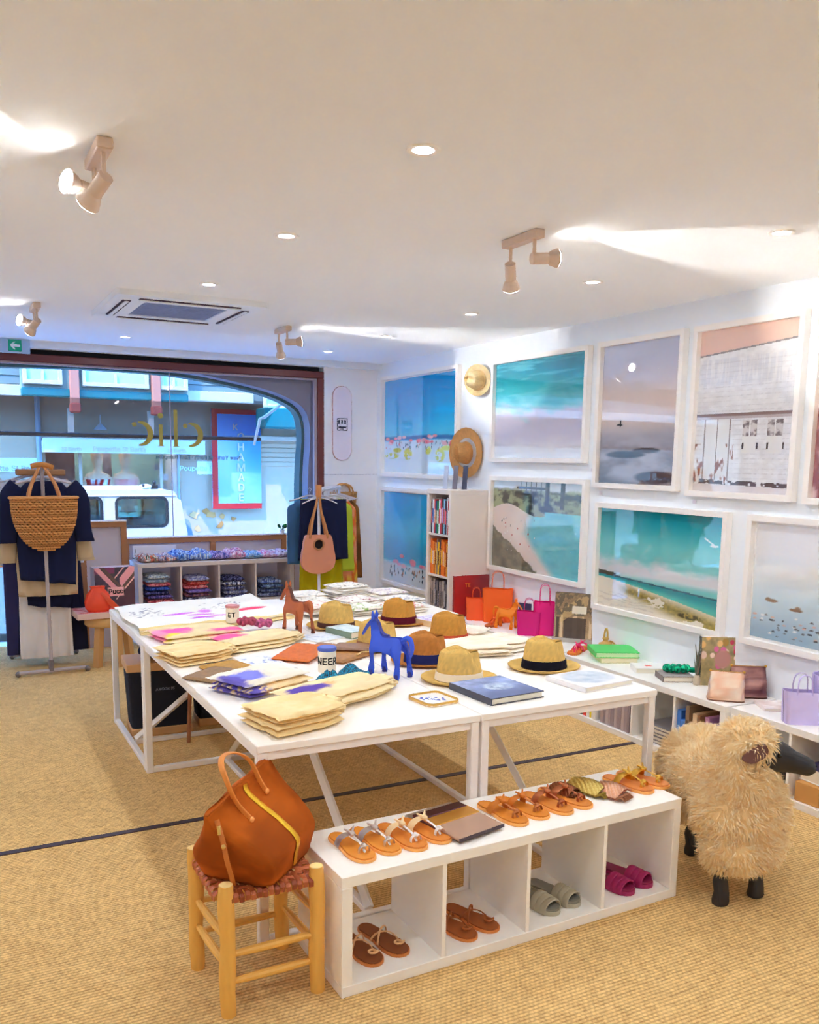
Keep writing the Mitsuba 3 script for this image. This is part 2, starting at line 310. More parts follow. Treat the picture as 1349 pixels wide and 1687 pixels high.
# ---------------------------------------------------------------- cube shelves
def kallax(name, label, cat, cols, rows, M, m=None, D=0.39):
    """Open cube shelf with thick outer and thin inner boards; x across, opening at y=0 facing -y, depth to +y."""
    m = m or M_white; W = cols * 0.335 + (cols - 1) * 0.016 + 0.076; H = rows * 0.335 + (rows - 1) * 0.016 + 0.076
    t = Thing(name, label, cat, None, M=M)
    t.part('top_board', bx(0, W, 0, D, H - 0.038, H, 0.002), m); t.part('bottom_board', bx(0, W, 0, D, 0, 0.038, 0.002), m)
    for x in (0, W - 0.038): t.part('side_board', bx(x, x + 0.038, 0, D, 0.038, H - 0.038, 0.002), m)
    for k in range(1, cols): t.part('divider', bx(0.038 + k * 0.351 - 0.016, 0.038 + k * 0.351, 0.004, D, 0.038, H - 0.038), m)
    for r in range(1, rows):
        for k in range(cols): t.part('shelf', bx(0.038 + k * 0.351, 0.038 + k * 0.351 + 0.335, 0.004, D, 0.038 + r * 0.351 - 0.016, 0.038 + r * 0.351), m)
    for sx in (0.019, W - 0.019):
        for z in (0.019, H - 0.019): t.part('screw_cap', tf(lathe([(0.0001, 0), (0.004, 0), (0.0001, 0.0006)], 10), (sx, 0.001, z), rx=90), mat('satin', (190, 186, 182)))
    t.W, t.H = W, H
    return t
BM = mat4((1.034, 2.394, 0), math.degrees(0.0231))
bench = kallax('bench_shelf', 'long low white cube shelf in the foreground with sandals in its four cubes', 'shelf', 4, 1, BM, D=0.37)
ZB = bench.H
# rear shelf in front of the window, tall bookcase, low units along the picture wall
rear = kallax('cube_shelf', 'white four by two cube shelf with folded prints before the window', 'shelf', 4, 2, mat4((1.485, 8.0, 0.0)), mat('satin', (214, 200, 196)))
def rot_shelf(y1, x=3.68, z=0.0): return mat4((x, y1, z), -90)
bookcase = kallax('bookcase', 'tall narrow white bookcase at the picture wall, its spines facing the room', 'bookcase', 1, 4, rot_shelf(6.70), mat('satin', (236, 226, 218)))
lowA = kallax('low_shelf', 'low white cube shelf with the green books on top', 'shelf', 4, 1, rot_shelf(4.77))
lowA2 = kallax('low_shelf', 'low white cube shelf behind the table carrying the orange and magenta bags', 'shelf', 4, 1, rot_shelf(6.255))
lowB = kallax('low_shelf', 'low white cube shelf at the right edge carrying lavender bags', 'shelf', 4, 1, rot_shelf(3.285, 3.70))
ZL = lowA.H

# ---------------------------------------------------------------- stool with woven seat
WOODY = mat('satin', (226, 172, 84)); WOOD_END = mat('matte', (240, 208, 140))
t = Thing('stool', 'rustic peeled wood stool with a woven brown seat beside the bench', 'stool', None)
LEGS = {(0, 0): (0.688, 2.475), (1, 0): (0.982, 2.475), (0, 1): (0.668, 2.775), (1, 1): (0.966, 2.772)}
for k, (lx, ly) in LEGS.items():
    zz = np.linspace(0, 0.43, 12); wob = 0.002 * np.sin(zz * 23 + lx * 40)
    t.part('leg', tube(np.stack([lx + wob, ly + 0 * zz, zz], 1), np.r_[0.023, 0.0245, 0.025 + 0.0015 * np.sin(zz[2:-1] * 31 + ly * 9), 0.022], 14), WOODY)
    t.part('leg_end', tf(lathe([(0.0001, 0.0), (0.021, 0), (0.020, 0.002), (0.0001, 0.003)], 14), (lx + wob[-1], ly, 0.43)), WOOD_END)
def rail(a, b, z, r=0.012):
    a, b = np.array([*LEGS[a], z]), np.array([*LEGS[b], z])
    t.part('rung', tube(np.stack([a + (b - a) * s for s in np.linspace(0.05, 0.95, 6)]), np.r_[0.009, r, r * 1.1, r * 1.1, r, 0.009], 10), WOODY)
for a, b, zs in (((0, 0), (1, 0), (0.11, 0.20)), ((0, 1), (1, 1), (0.13, 0.24)), ((0, 0), (0, 1), (0.16, 0.25)), ((1, 0), (1, 1), (0.16, 0.27))):
    for z in zs: rail(a, b, z)
def seat_col(k, n, seed):
    r = np.random.default_rng(seed); return mixc((120, 50, 22), (186, 104, 58), r.random(n) * np.ones(n))
sx0, sx1, sy0, sy1, zs = 0.685, 0.965, 2.485, 2.765, 0.395
sw = []
for k in range(15):                                                    # woven straps, over and under
    x = sx0 + (k + 0.5) * (sx1 - sx0) / 15; yy = np.r_[sy0 - 0.030, sy0 - 0.030, np.linspace(sy0 - 0.022, sy1 + 0.022, 31), sy1 + 0.030, sy1 + 0.030]
    z = zs + 0.004 + 0.003 * np.sin((yy - sy0) / (sy1 - sy0) * PI * 7.5 + k * PI); z[0] -= 0.024; z[-1] -= 0.024; z[1] -= .008; z[-2] -= .008
    t.part('woven_strap', tube(np.stack([x + 0 * yy, yy, z], 1), 0, 6, flat=(0.0165, 0.004, (1, 0, 0))), mat('leather', ((150, 72, 36), (168, 88, 48), (134, 60, 30))[k % 3]))
    y = sy0 + (k + 0.5) * (sy1 - sy0) / 15; xx = np.r_[sx0 - 0.030, sx0 - 0.030, np.linspace(sx0 - 0.02, sx1 + 0.02, 31), sx1 + 0.030, sx1 + 0.030]
    z = zs + 0.004 - 0.003 * np.sin((xx - sx0) / (sx1 - sx0) * PI * 7.5 + k * PI); z[0] -= 0.024; z[-1] -= 0.024; z[1] -= .008; z[-2] -= .008
    t.part('woven_strap', tube(np.stack([xx, y + 0 * xx, z], 1), 0, 6, flat=(0.0165, 0.004, (0, 1, 0))), mat('leather', ((178, 92, 54), (156, 76, 42), (188, 108, 70))[k % 3]))
for a, b in (((0, 0), (1, 0)), ((0, 1), (1, 1)), ((0, 0), (0, 1)), ((1, 0), (1, 1))):
    rail(a, b, 0.378, 0.012)
# ---------------------------------------------------------------- the street and the building across it
ZS = -0.5
struct('ground', bx(-14, 20, 9.75, 40, ZS - 0.2, ZS), mat('matte', (212, 214, 214)), 'pale concrete street')
for k, (y0, y1, z) in enumerate(((YB + 0.1, 9.05, -0.05), (9.05, 9.4, -0.2), (9.4, 9.75, -0.35))):
    struct('ground__step' if not k else f'ground__step_{k:03d}', bx(-4, 5, y0, y1, -0.7, z), mat('matte', (236, 238, 240)))
PALE = mat('matte', (166, 142, 118)); SID = mat('matte', (100, 104, 100)); TEAL = mat('matte', (0, 84, 84)); PINK = mat('matte', (168, 96, 76)); WW = mat('satin', (170, 152, 134))
YF = 13.0
t = Thing('building', 'white and pale blue two storey building across the street with teal beams and pink brackets', 'building')
# ground floor wall with the shop window opening
gw = sbox(-9, -0.6, 12, 2.62).difference(sbox(1.25, 0.1, 3.06, 1.86))
t.part('ground_floor_wall', tf(prism(gw, 0.25, 'xz'), (0, YF, 0)), PALE)
t.part('pavement', bx(-9, 12, 12.3, YF, ZS, -0.32), mat('matte', (214, 214, 210)))
# upper floor, overhanging, with clapboards
YU = 12.35
t.part('upper_wall', bx(-9, 12, YU + 0.03, YF + 3, 2.50, 4.25), SID)
for k in range(14):
    zz = 2.58 + k * 0.105
    for (x0, x1) in ((-4, 0.93), (2.98, 3.92), (4.95, 8)):
        b = bx(x0, x1, YU - 0.004, YU + 0.03, zz, zz + 0.1); v = b.vertices; v[(v[:, 1] < YU) & (v[:, 2] > zz + 0.05), 1] += 0.018
        t.part('clapboard', tm(v, b.faces), SID)
t.part('roof', bx(-9.3, 12.3, YU - 0.5, YF + 3.2, 4.25, 4.4), mat('matte', (170, 70, 60)))
t.part('white_beam', bx(-9, 0.95, YU - 0.05, YU + 0.03, 2.43, 2.57, 0.01), WW); t.part('white_beam', bx(2.95, 3.95, YU - 0.05, YU + 0.03, 2.46, 2.60, 0.01), WW)
# bay with teal base, three windows
t.part('bay_wall', bx(0.93, 2.98, YU - 0.2, YU + 0.03, 2.52, 4.2), mat('matte', (110, 120, 110)))
for x0, x1 in ((0.93, 1.50), (1.585, 2.50), (2.60, 2.98)):
    t.part('teal_beam', bx(x0, x1, YU - 0.25, YU, 2.435, 2.53, 0.01), TEAL)
for x0, x1 in ((0.97, 1.38), (1.66, 2.44), (2.63, 2.95)):
    w = t.part('window', bx(x0, x1, YU - 0.22, YU - 0.19, 2.60, 3.9), mat('gloss', (150, 172, 190)))
    for xa in (x0, x1): t.part('frame_post', bx(xa - 0.025, xa + 0.025, YU - 0.27, YU - 0.19, 2.57, 3.9, 0.005), WW, of=w)
    t.part('sill_rail', bx(x0 - 0.02, x1 + 0.02, YU - 0.30, YU - 0.19, 2.575, 2.625, 0.005), WW, of=w)
    t.part('shutter', tf(bx(x0 + 0.04, x1 - 0.04, -0.015, 0.015, -0.5, 0.0), (0, YU - 0.24, 3.2), rx=18), WW, of=w)
    t.part('mullion', bx((x0 + x1) / 2 - 0.015, (x0 + x1) / 2 + 0.015, YU - 0.26, YU - 0.19, 2.60, 2.75), WW, of=w)
for x in (1.54, 2.55):
    t.part('pink_post', bx(x - 0.055, x + 0.055, YU - 0.33, YU - 0.2, 2.33, 4.2, 0.01), PINK)
    t.part('pink_foot', bx(x - 0.06, x + 0.06, YU - 0.36, YU - 0.17, 2.24, 2.36, 0.015), mat('matte', (160, 70, 56)))
    t.part('white_bracket', tf(prism([(0, 0), (0.12, 0), (0.12, -0.34), (0.05, -0.30)], 0.07, 'yz'), (x - 0.07, YU - 0.12, 2.30)), WW)
# right hand: teal bay base over the pale shop
t.part('teal_beam', bx(4.02, 7.5, YU - 0.3, YU + 0.1, 2.12, 2.40, 0.02), TEAL); t.part('bay_wall', bx(4.1, 7.5, YU - 0.2, YU, 2.40, 3.6), mat('matte', (196, 214, 220)))
t.part('window', bx(4.05, 4.8, YU - 0.24, YU - 0.2, 2.52, 3.5), WW)
t.part('porch_lamp', tf(lathe([(0.006, 0.2), (0.006, 0.09), (0.05, 0.05), (0.09, 0.0), (0.0001, 0.0)], 18), (1.93, 12.7, 2.05)), mat('satin', (160, 156, 156)))
t.part('pole', tube([(1.17, YF - 0.06, -0.32), (1.17, YF - 0.06, 2.5)], 0.035, 12), mat('satin', (120, 132, 142)))
t.part('drain_pipe', tube([(3.02, YF - 0.05, -0.3), (3.02, YF - 0.05, 1.85)], 0.02, 8), mat('satin', (130, 140, 150)))
# awning box over the shop window, lettered
t.part('sun_blind', tf(prism([(0, 0), (0.30, -0.07), (0.30, -0.19), (0, -0.19)], 2.15, 'yz'), (1.2, YF - 0.3, 1.93)), mat('matte', (176, 176, 176)))
for (tx, s, h, x) in (('Poupette St Barth', 0.062, 0, 2.17), ('St Barth', 0.05, 0, 1.55), ('St Barth', 0.05, 0, 2.95)):
    m = text(s=tx, h=s) if False else text(tx, s, 0.004)
    t.part('lettering', tf(tf(m, rx=90), (x, YF - 0.302, 1.765)), WW)
for (x, z) in ((0.78, 1.56), (3.72, 1.545)):
    b = t.part('sign_band', bx(x - 0.42, x + 0.42, YF - 0.008, YF + 0.01, z - 0.09, z + 0.1), mat('matte', (196, 220, 234) if x < 2 else (228, 234, 234)))
    t.part('lettering', tf(tf(text('Poupette St Barth', 0.07, 0.004), rx=90), (x if x < 2 else x - 0.28, YF - 0.012, z - 0.07 + (0.03 if x > 2 else 0))), WW if x < 2 else mat('matte', (190, 214, 232)), of=b)
# shop interior
t.part('shop_back_wall', bx(1.2, 3.1, YF + 1.0, YF + 1.05, 0, 2.0), mat('matte', (140, 170, 158)))
t.part('shop_side_wall', bx(1.2, 1.25, YF + 0.25, YF + 1.0, 0, 2.0), mat('matte', (90, 60, 56))); t.part('shop_side_wall', bx(3.06, 3.11, YF + 0.25, YF + 1.0, 0, 2.0), mat('matte', (200, 200, 204)))
t.part('shop_lamp', bx(1.5, 2.8, YF + 0.35, YF + 0.65, 1.95, 1.99), WW, emitter=emitter([3.2, 3.4, 3.4]))
t.part('shop_floor', bx(1.2, 3.1, YF + 0.2, YF + 1.05, -0.02, 0.1), mat('matte', (190, 190, 186)))
t.part('dark_screen', bx(1.26, 1.68, YF + 0.5, YF + 0.54, 0.1, 1.75), mat('matte', (96, 58, 52))); t.part('grey_screen', bx(2.08, 2.2, YF + 0.6, YF + 0.64, 0.1, 1.8), mat('matte', (120, 108, 112)))
t.part('window_post', bx(1.68, 1.72, YF + 0.05, YF + 0.1, 0.1, 1.86), WW); t.part('window_post', bx(2.78, 2.82, YF + 0.05, YF + 0.1, 0.1, 1.86), WW)
for k, (x, z) in enumerate(((2.86, 1.55), (2.93, 1.4), (2.9, 1.25))):
    t.part('shelf_goods', bx(x - 0.06, x + 0.06, YF + 0.5, YF + 0.6, z - 0.05, z + 0.05), mat('matte', ((120, 116, 118), (206, 206, 210), (150, 140, 140))[k]))
t.part('shop_lettering', tf(tf(text('SELLOUS DER', 0.05, 0.004), rx=90), (4.62, YF - 0.012, 1.80)), mat('matte', (216, 216, 212))) if False else None
for k in range(5): t.part('shutter_slat', bx(3.95, 6.5, YF - 0.02, YF, 1.86 - k * 0.07, 1.92 - k * 0.07, 0.004), PALE)
t.part('ledge', bx(3.95, 7, YF - 0.12, YF + 0.02, 1.96, 2.03, 0.01), WW)
t.part('round_vent', tf(tube(np.stack([0.045 * np.cos(np.arange(20) * PI / 10), 0 * np.arange(20.0), 0.045 * np.sin(np.arange(20) * PI / 10)], 1), 0.014, 8, close=True), (0.73, YF - 0.01, 1.23)), mat('matte', (214, 208, 196)))
rg = np.random.default_rng(5)
for (px, pz, s) in ((3.25, 0.86, 0.07), (3.42, 0.92, 0.06), (3.50, 0.86, 0.08), (3.62, 0.72, 0.07), (3.66, 0.83, 0.05), (3.84, 0.80, 0.05), (3.3, 0.66, 0.06)):
    th = np.sort(rg.random(8)) * 2 * PI
    t.part('stone', tf(prism(np.stack([s * (0.7 + 0.5 * rg.random(8)) * np.cos(th), s * (0.6 + 0.4 * rg.random(8)) * np.sin(th)], 1), 0.012, 'xz'), (px, YF - 0.012, pz)), mat('matte', ((190, 130, 74), (200, 150, 100), (170, 110, 56))[int(rg.integers(3))]))
# hanging banner
t = Thing('banner', 'tall blue banner in a red frame with white vertical lettering across the street', 'banner', None, (3.87, YF - 0.1, 0))
bm, buv = grid(12, 60, lambda u, v: np.stack([(u - 0.5) * 0.74, -0.006 + 0 * u, 0.97 + v * 1.42], 1))
def banner_col(uv):
    c = mixc((120, 150, 180), (30, 110, 170), sst(0.2, 1, uv[:, 1] + 0.5 * (uv[:, 0] - 0.5)))
    return mixc(c, (160, 170, 174), 0.55 * sst(0.75, 0.2, uv[:, 0]) * sst(0.2, 0.5, uv[:, 1]) * sst(0.9, 0.6, uv[:, 1]))
t.part('panel', bx(-0.37, 0.37, -0.004, 0.02, 0.97, 2.39), mat('matte', (60, 160, 220)))
t.part('printed_face', bm, mat('matte'), color=banner_col(buv))
t.part('red_frame', tf(prism(sbox(-0.37, 0.95, 0.37, 2.4).difference(sbox(-0.29, 1.03, 0.37, 2.33)), 0.03, 'xz'), (0, -0.015, 0)), mat('matte', (176, 34, 36)))
for k, ch in enumerate('CHAMADE'):
    t.part('letter', tf(tf(text(ch, 0.11, 0.005), rx=90), (0.06, -0.012, 1.95 - k * 0.148)), WW)
t.part('letter', tf(tf(text('K', 0.09, 0.005), rx=90), (-0.02, -0.012, 2.10)), WW)
# mannequins in the shop window
def mannequin(x, label, dress, pants):
    t = Thing('mannequin', label, 'mannequin', None, (x, YF + 0.42, 0.1))
    skin = mat('satin', (206, 166, 130))
    z = np.array([0.86, 0.95, 1.05, 1.14, 1.24, 1.33, 1.40, 1.43, 1.47, 1.53, 1.58, 1.64, 1.70, 1.74]) - 0.06
    a = np.array([0.16, 0.15, 0.12, 0.125, 0.145, 0.17, 0.16, 0.07, 0.05, 0.055, 0.075, 0.08, 0.065, 0.01]); b = np.array([0.1, 0.1, 0.08, 0.085, 0.1, 0.09, 0.07, 0.055, 0.05, 0.06, 0.085, 0.09, 0.075, 0.01])
    body = [loft([superring(aa, bb, zz, 20, 2.2) for aa, bb, zz in zip(a, b, z)])]
    for s in (-1, 1):
        body.append(tube(spline([(s * 0.155, 0, 1.30), (s * 0.178, 0.0, 1.12), (s * 0.172, -0.01, 0.98), (s * 0.168, -0.05, 0.80), (s * 0.16, -0.07, 0.70)], 12), np.linspace(0.04, 0.024, 12), 10))
        body.append(tube([(s * 0.08, 0, 0.86), (s * 0.085, -0.01, 0.5), (s * 0.09, 0, 0.08), (s * 0.09, -0.06, 0.02)], [0.085, 0.06, 0.04, 0.035], 12))
        body.append(tube([(s * 0.16, -0.07, 0.72), (s * 0.155, -0.08, 0.62)], [0.026, 0.018], 8))
    t.part('body', cat(body), skin)
    t.part('hair', tf(ellipsoid(0.085, 0.095, 0.09, (0, 0.015, 1.60), 2)), mat('matte', (150, 120, 84)))
    k = (z > 0.77) & (z < 1.31)
    rr = [superring(aa + 0.012, bb + 0.012, zz, 36, 2.2) for aa, bb, zz in zip(a[k], b[k], z[k])]
    rr = [r * np.array([1 + 0.03 * math.sin(7 * i), 1, 1]) for i, r in enumerate(rr)]
    top = loft(rr); v = top.vertices
    t.part('top', top, mat('cloth'), color=dress(v), smooth=True)
    for s in (-1, 1): t.part('strap', tube([(s * 0.07, -0.09, 1.22), (s * 0.085, -0.05, 1.335), (s * 0.08, 0.06, 1.30)], 0.008, 6), mat('cloth', (200, 60, 60)))
    for s in (-1, 1): t.part('trouser_leg', tube([(s * 0.075, 0, 0.88), (s * 0.085, -0.01, 0.5), (s * 0.09, 0, 0.1)], [0.1, 0.075, 0.055], 14), mat('cloth', pants))
mannequin(1.975, 'mannequin in a red and white camisole across the street', lambda v: mixc((206, 206, 206), (150, 16, 22), ((v[:, 2] > 1.10) & (nz(v[:, 0] * 40, v[:, 2] * 40, 3) > 0.35))), (236, 226, 206))
mannequin(2.36, 'mannequin in a pink sleeveless blouse across the street', lambda v: mixc((214, 120, 110), (226, 170, 160), nz(v[:, 0] * 60, v[:, 2] * 30, 7)), (240, 234, 222))
t = Thing('shop_pane', 'shop window pane across the street', 'window pane')
t.one(bx(1.25, 3.06, YF + 0.07, YF + 0.076, 0.1, 1.86), 'mat_pane3')
scene['mat_pane3'] = {'type': 'thindielectric', 'int_ior': 1.12}

# white van at the kerb
YV = 10.55
WV = mat('coat', (200, 190, 180)); GL = 'mat_tint'; RUB = mat('matte', (34, 40, 44))
scene['mat_tint'] = {'type': 'thindielectric', 'int_ior': 1.45, 'specular_transmittance': {'type': 'rgb', 'value': [0.62, 0.78, 0.74]}}
t = Thing('van', 'white boxy van parked outside the shop window', 'van', None)
side = Polygon([(-1.9, -0.25), (2.52, -0.25), (2.54, 0.30), (2.53, 0.82), (2.46, 1.20), (2.40, 1.285), (0.3, 1.285), (-0.35, 0.72), (-1.6, 0.60), (-1.9, 0.4)])
wins = [rrect(0.58, 0.34, 0.07, 2.03, 1.065), rrect(0.42, 0.32, 0.06, 1.375, 1.075), rrect(0.5, 0.32, 0.06, 0.82, 1.08)]
wheel_hole = [Point(x, -0.12).buffer(0.36, 16) for x in (-1.15, 1.7)]
shell = side.difference(unary_union(wins + wheel_hole))
for y in (YV, YV + 1.42):
    t.part('side_panel', tf(prism(shell, 0.05, 'xz'), (0, y, 0)), WV)
    for w in wins:
        wk = t.part('side_window', tf(prism(w.buffer(-0.012), 0.004, 'xz'), (0, y + 0.02, 0)), GL)
        t.part('rubber_seal', tf(prism(w.buffer(0.012).difference(w.buffer(-0.018)), 0.03, 'xz'), (0, y - 0.006, 0)), RUB, of=wk)
prof = [(2.54, 0.30), (2.53, 0.82), (2.46, 1.20), (2.40, 1.285), (0.3, 1.285), (-0.35, 0.72), (-1.6, 0.60), (-1.9, 0.4)]
roof = [p for p in prof]
t.part('roof', tf(prism(Polygon([(2.44, 1.24), (2.40, 1.305), (2.30, 1.325), (0.38, 1.325), (0.28, 1.275), (0.3, 1.25)]), 1.47, 'xz'), (0, YV, 0)), WV)
t.part('rear_panel', tf(prism(Polygon([(2.50, -0.25), (2.545, -0.25), (2.565, 0.3), (2.55, 0.82), (2.48, 1.2), (2.43, 1.22), (2.47, 0.8)]), 1.47, 'xz'), (0, YV, 0)), WV)
t.part('bonnet', tf(prism(Polygon([(-0.35, 0.70), (-1.6, 0.58), (-1.9, 0.4), (-1.9, -0.25), (-1.8, -0.25), (-1.5, 0.5), (-0.35, 0.62)]), 1.47, 'xz'), (0, YV, 0)), WV)
t.part('floor_pan', bx(-1.7, 2.45, YV + 0.06, YV + 1.4, -0.2, -0.12), RUB)
t.part('door_seam', bx(1.605, 1.612, YV - 0.003, YV + 0.01, -0.1, 1.26), mat('matte', (170, 182, 186)))
t.part('gutter', bx(0.35, 2.42, YV - 0.012, YV + 0.02, 1.245, 1.262, 0.004), WV)
for x in (-1.15, 1.7):
    for y in (YV + 0.02, YV + 1.25):
        w = t.part('wheel', tf(tf(lathe([(0.0001, 0), (0.2, 0), (0.3, 0.01), (0.33, 0.04), (0.33, 0.16), (0.3, 0.19), (0.0001, 0.19)], 28), rx=-90), (x, y, ZS + 0.33)), mat('satin', (52, 60, 66)))
        t.part('hub', tf(tf(lathe([(0.0001, -0.012), (0.15, -0.008), (0.19, 0.0), (0.0001, 0.01)], 20), rx=-90), (x, y, ZS + 0.33)), mat('metal', (190, 196, 200)), of=w)
for x in (-1.15, 1.7):
    t.part('wheel_arch', tf(prism(Point(x, -0.12).buffer(0.40, 16).difference(Point(x, -0.12).buffer(0.35, 16)).intersection(sbox(-3, -0.25, 4, 1)), 0.06, 'xz'), (0, YV - 0.02, 0)), mat('satin', (70, 140, 150)))
t.part('spare_tyre', tf(tf(lathe([(0.0001, 0), (0.26, 0), (0.31, 0.02), (0.32, 0.09), (0.31, 0.16), (0.0001, 0.17)], 28), ry=90), (2.56, YV + 0.72, 0.62)), mat('satin', (104, 112, 120)))
t.part('side_lamp', bx(0.46, 0.54, YV - 0.012, YV, 0.49, 0.52, 0.004), mat('satin', (255, 110, 30)))
t.part('seat', bx(1.0, 1.4, YV + 0.85, YV + 1.3, 0.3, 0.98, 0.05), mat('matte', (70, 82, 88)))
for (x, y, label) in ((2.2, YV + 0.12, 'small black and white roof rack foot on the van roof, at right'), (1.32, YV + 0.2, 'small black and white roof rack foot on the van roof, beside the clothes rack')):
    t = Thing('rack_foot', label, 'roof rack foot', None, (x, y, 1.325))
    t.part('clamp', box(0.09, 0.05, 0.05, (0, 0, 0.026), 0.01), mat('satin', (20, 22, 24))); t.part('knob', ellipsoid(0.022, 0.022, 0.028, (0.0, -0.01, 0.075), 2), mat('satin', (24, 24, 26)))
    t.part('cushion', ellipsoid(0.075, 0.05, 0.03, (-0.10, 0, 0.03), 2), mat('satin', (236, 240, 240))); t.part('buckle', ellipsoid(0.018, 0.02, 0.02, (-0.13, -0.03, 0.04), 2), mat('satin', (30, 30, 34)))

# awning of this shop: see-through mesh blind with black front bar and folding arm
t = Thing('awning', 'half lowered see-through grey awning with a black front bar outside the window', 'awning')
scene['mat_mesh'] = {'type': 'thindielectric', 'int_ior': 1.05, 'specular_transmittance': {'type': 'rgb', 'value': [0.42, 0.40, 0.42]}}
aw, _ = grid(2, 2, lambda u, v: np.stack([-1.5 + u * (4.77 - 0.2 * (1 - v)), 9.4 - 0.0 * v, 1.92 + 0.345 * v + 0.0 * u], 1))
t.part('mesh_blind', aw, 'mat_mesh')
t.part('front_bar', bx(-1.5, 3.09, 9.38, 9.42, 1.885, 1.925, 0.006), mat('satin', (16, 14, 24)))
t.part('folding_arm', tube([(3.37, 9.36, 2.33), (3.12, 9.36, 2.14), (3.07, 9.36, 2.12), (3.0, 9.36, 1.84)], [0.016, 0.018, 0.018, 0.014], 10), mat('satin', (206, 200, 188)))
t.part('arm_mount', box(0.06, 0.5, 0.05, (3.40, 9.14, 2.345), 0.01), mat('satin', (206, 200, 188)))
# mirrored gold lettering on the glass, read from the street
t = Thing('window_lettering', 'gold shop name lettering on the window glass, seen from behind', 'lettering', None, (0, YB + 0.016, 0))
GOLD = mat('satin', (150, 132, 52))
def glyph(p, x0): return tf(prism(p, 0.003, 'xz'), (x0, 0, 1.80))
def cee(r=0.115):
    o = Point(0, r).buffer(r, 32).difference(Point(-0.035, r).buffer(r * 0.86, 32))       # thick on its right, as seen from inside
    dot = Point(-0.055, r * 1.72).buffer(0.022, 12)
    return unary_union([o.intersection(sbox(-0.02, 0, 1, 1)), dot, Point(-0.055, r * 0.18).buffer(0.001)])
ell = unary_union([sbox(-0.017, 0, 0.017, 0.345), sbox(-0.03, -0.0, 0.03, 0.006)])
eye = unary_union([sbox(-0.017, 0, 0.017, 0.205), sbox(-0.03, 0, 0.03, 0.006), Point(0, 0.285).buffer(0.026, 12)])
for p, x in ((cee(), 2.13), (ell, 1.985), (eye, 1.845), (cee(), 1.66)): t.part('letter', glyph(p, x), GOLD)
t = Thing('window_lettering', 'small dark line of town names on the window glass, seen from behind', 'lettering', None, (0, YB + 0.016, 0))
m = text('New York \u00b7 St Barth \u00b7 East Hampton', 0.036, 0.002, bold=True); m.apply_scale([-1, 1, 1]); m.invert()
t.one(tf(tf(m, rx=90), (2.20, 0, 1.685)), mat('matte', (90, 110, 122)))
# ---------------------------------------------------------------- framed photographs on the right wall
def blot(u, v, cu, cv, ru, rv): return sst(1.0, 0.7, np.hypot((u - cu) / ru, (v - cv) / rv))
def crowd(c, u, v, n, seed, u0, u1, v0, v1, ru, rv, cols):
    r = np.random.default_rng(seed)
    for _ in range(n):
        cu, cv, s = r.uniform(u0, u1), r.uniform(v0, v1), r.uniform(0.6, 1.2)
        c = mixc(c, cols[int(r.integers(len(cols)))], blot(u, v, cu, cv, ru * s, rv * s))
    return c
def sea_umbrellas(u, v):
    w = 0.02 * (fb(u * 8, v * 3) - 0.5)
    c = mixc((0, 190, 236), (0, 156, 214), sst(0.4, 1.0, v)); c = mixc(c, (70, 206, 240), sst(0.62, 0.40, v + w))
    c = mixc(c, (226, 240, 248), sst(0.37, 0.33, v + w))
    c = mixc(c, (24, 110, 170), sst(0.40, 0.385, v + w) * sst(0.34, 0.36, v + w))
    c = crowd(c, u, v, 16, 3, 0.02, 0.98, 0.30, 0.39, 0.045, 0.025, [(250, 150, 160), (240, 120, 136), (252, 200, 208)])
    c = crowd(c, u, v, 70, 4, 0.02, 0.98, 0.24, 0.33, 0.006, 0.014, [(30, 40, 60), (220, 80, 90), (60, 130, 150)])
    for cu, cv, ru, rv in ((0.36, 0.20, 0.07, 0.07), (0.8, 0.19, 0.07, 0.08), (0.12, 0.18, 0.12, 0.035), (0.2, 0.24, 0.07, 0.03), (0.64, 0.24, 0.05, 0.05), (0.88, 0.26, 0.08, 0.03)):
        c = mixc(c, (206, 206, 40), blot(u, v, cu, cv, ru, rv) * (fb(u * 30, v * 30, 2) > 0.45) * 0.9)
    return c
def sea_beach_small(u, v):
    c = mixc((20, 206, 240), (0, 186, 236), sst(0.5, 0.9, v)); c = mixc(c, (0, 160, 216), sst(0.62, 0.3, v) * 0.6); c = mixc(c, (226, 240, 250), sst(0.26, 0.20, v + 0.04 * fb(u * 4, v)))
    c = crowd(c, u, v, 10, 8, 0.1, 0.7, 0.18, 0.30, 0.05, 0.03, [(246, 170, 200), (250, 150, 180), (250, 206, 220)])
    return crowd(c, u, v, 46, 9, 0.1, 0.75, 0.06, 0.18, 0.01, 0.02, [(20, 50, 80), (30, 140, 180), (40, 60, 90), (180, 120, 90)])
def surf(u, v):
    f = fb(u * 5 + 3 * v, v * 9, 1, 5); c = mixc((60, 180, 190), (0, 130, 150), sst(0.6, 1, v)); c = mixc(c, (150, 214, 220), sst(0.72, 0.5, v + 0.25 * (f - 0.5)))
    c = mixc(c, (214, 206, 222), sst(0.58, 0.40, v + 0.35 * (f - 0.5))); c = mixc(c, (236, 234, 238), sst(0.30, 0.10, v + 0.1 * f))
    return mixc(c, (120, 196, 206), 0.6 * sst(0.5, 0.7, fb(u * 3, v * 26, 6, 4)) * sst(0.5, 0.7, v))
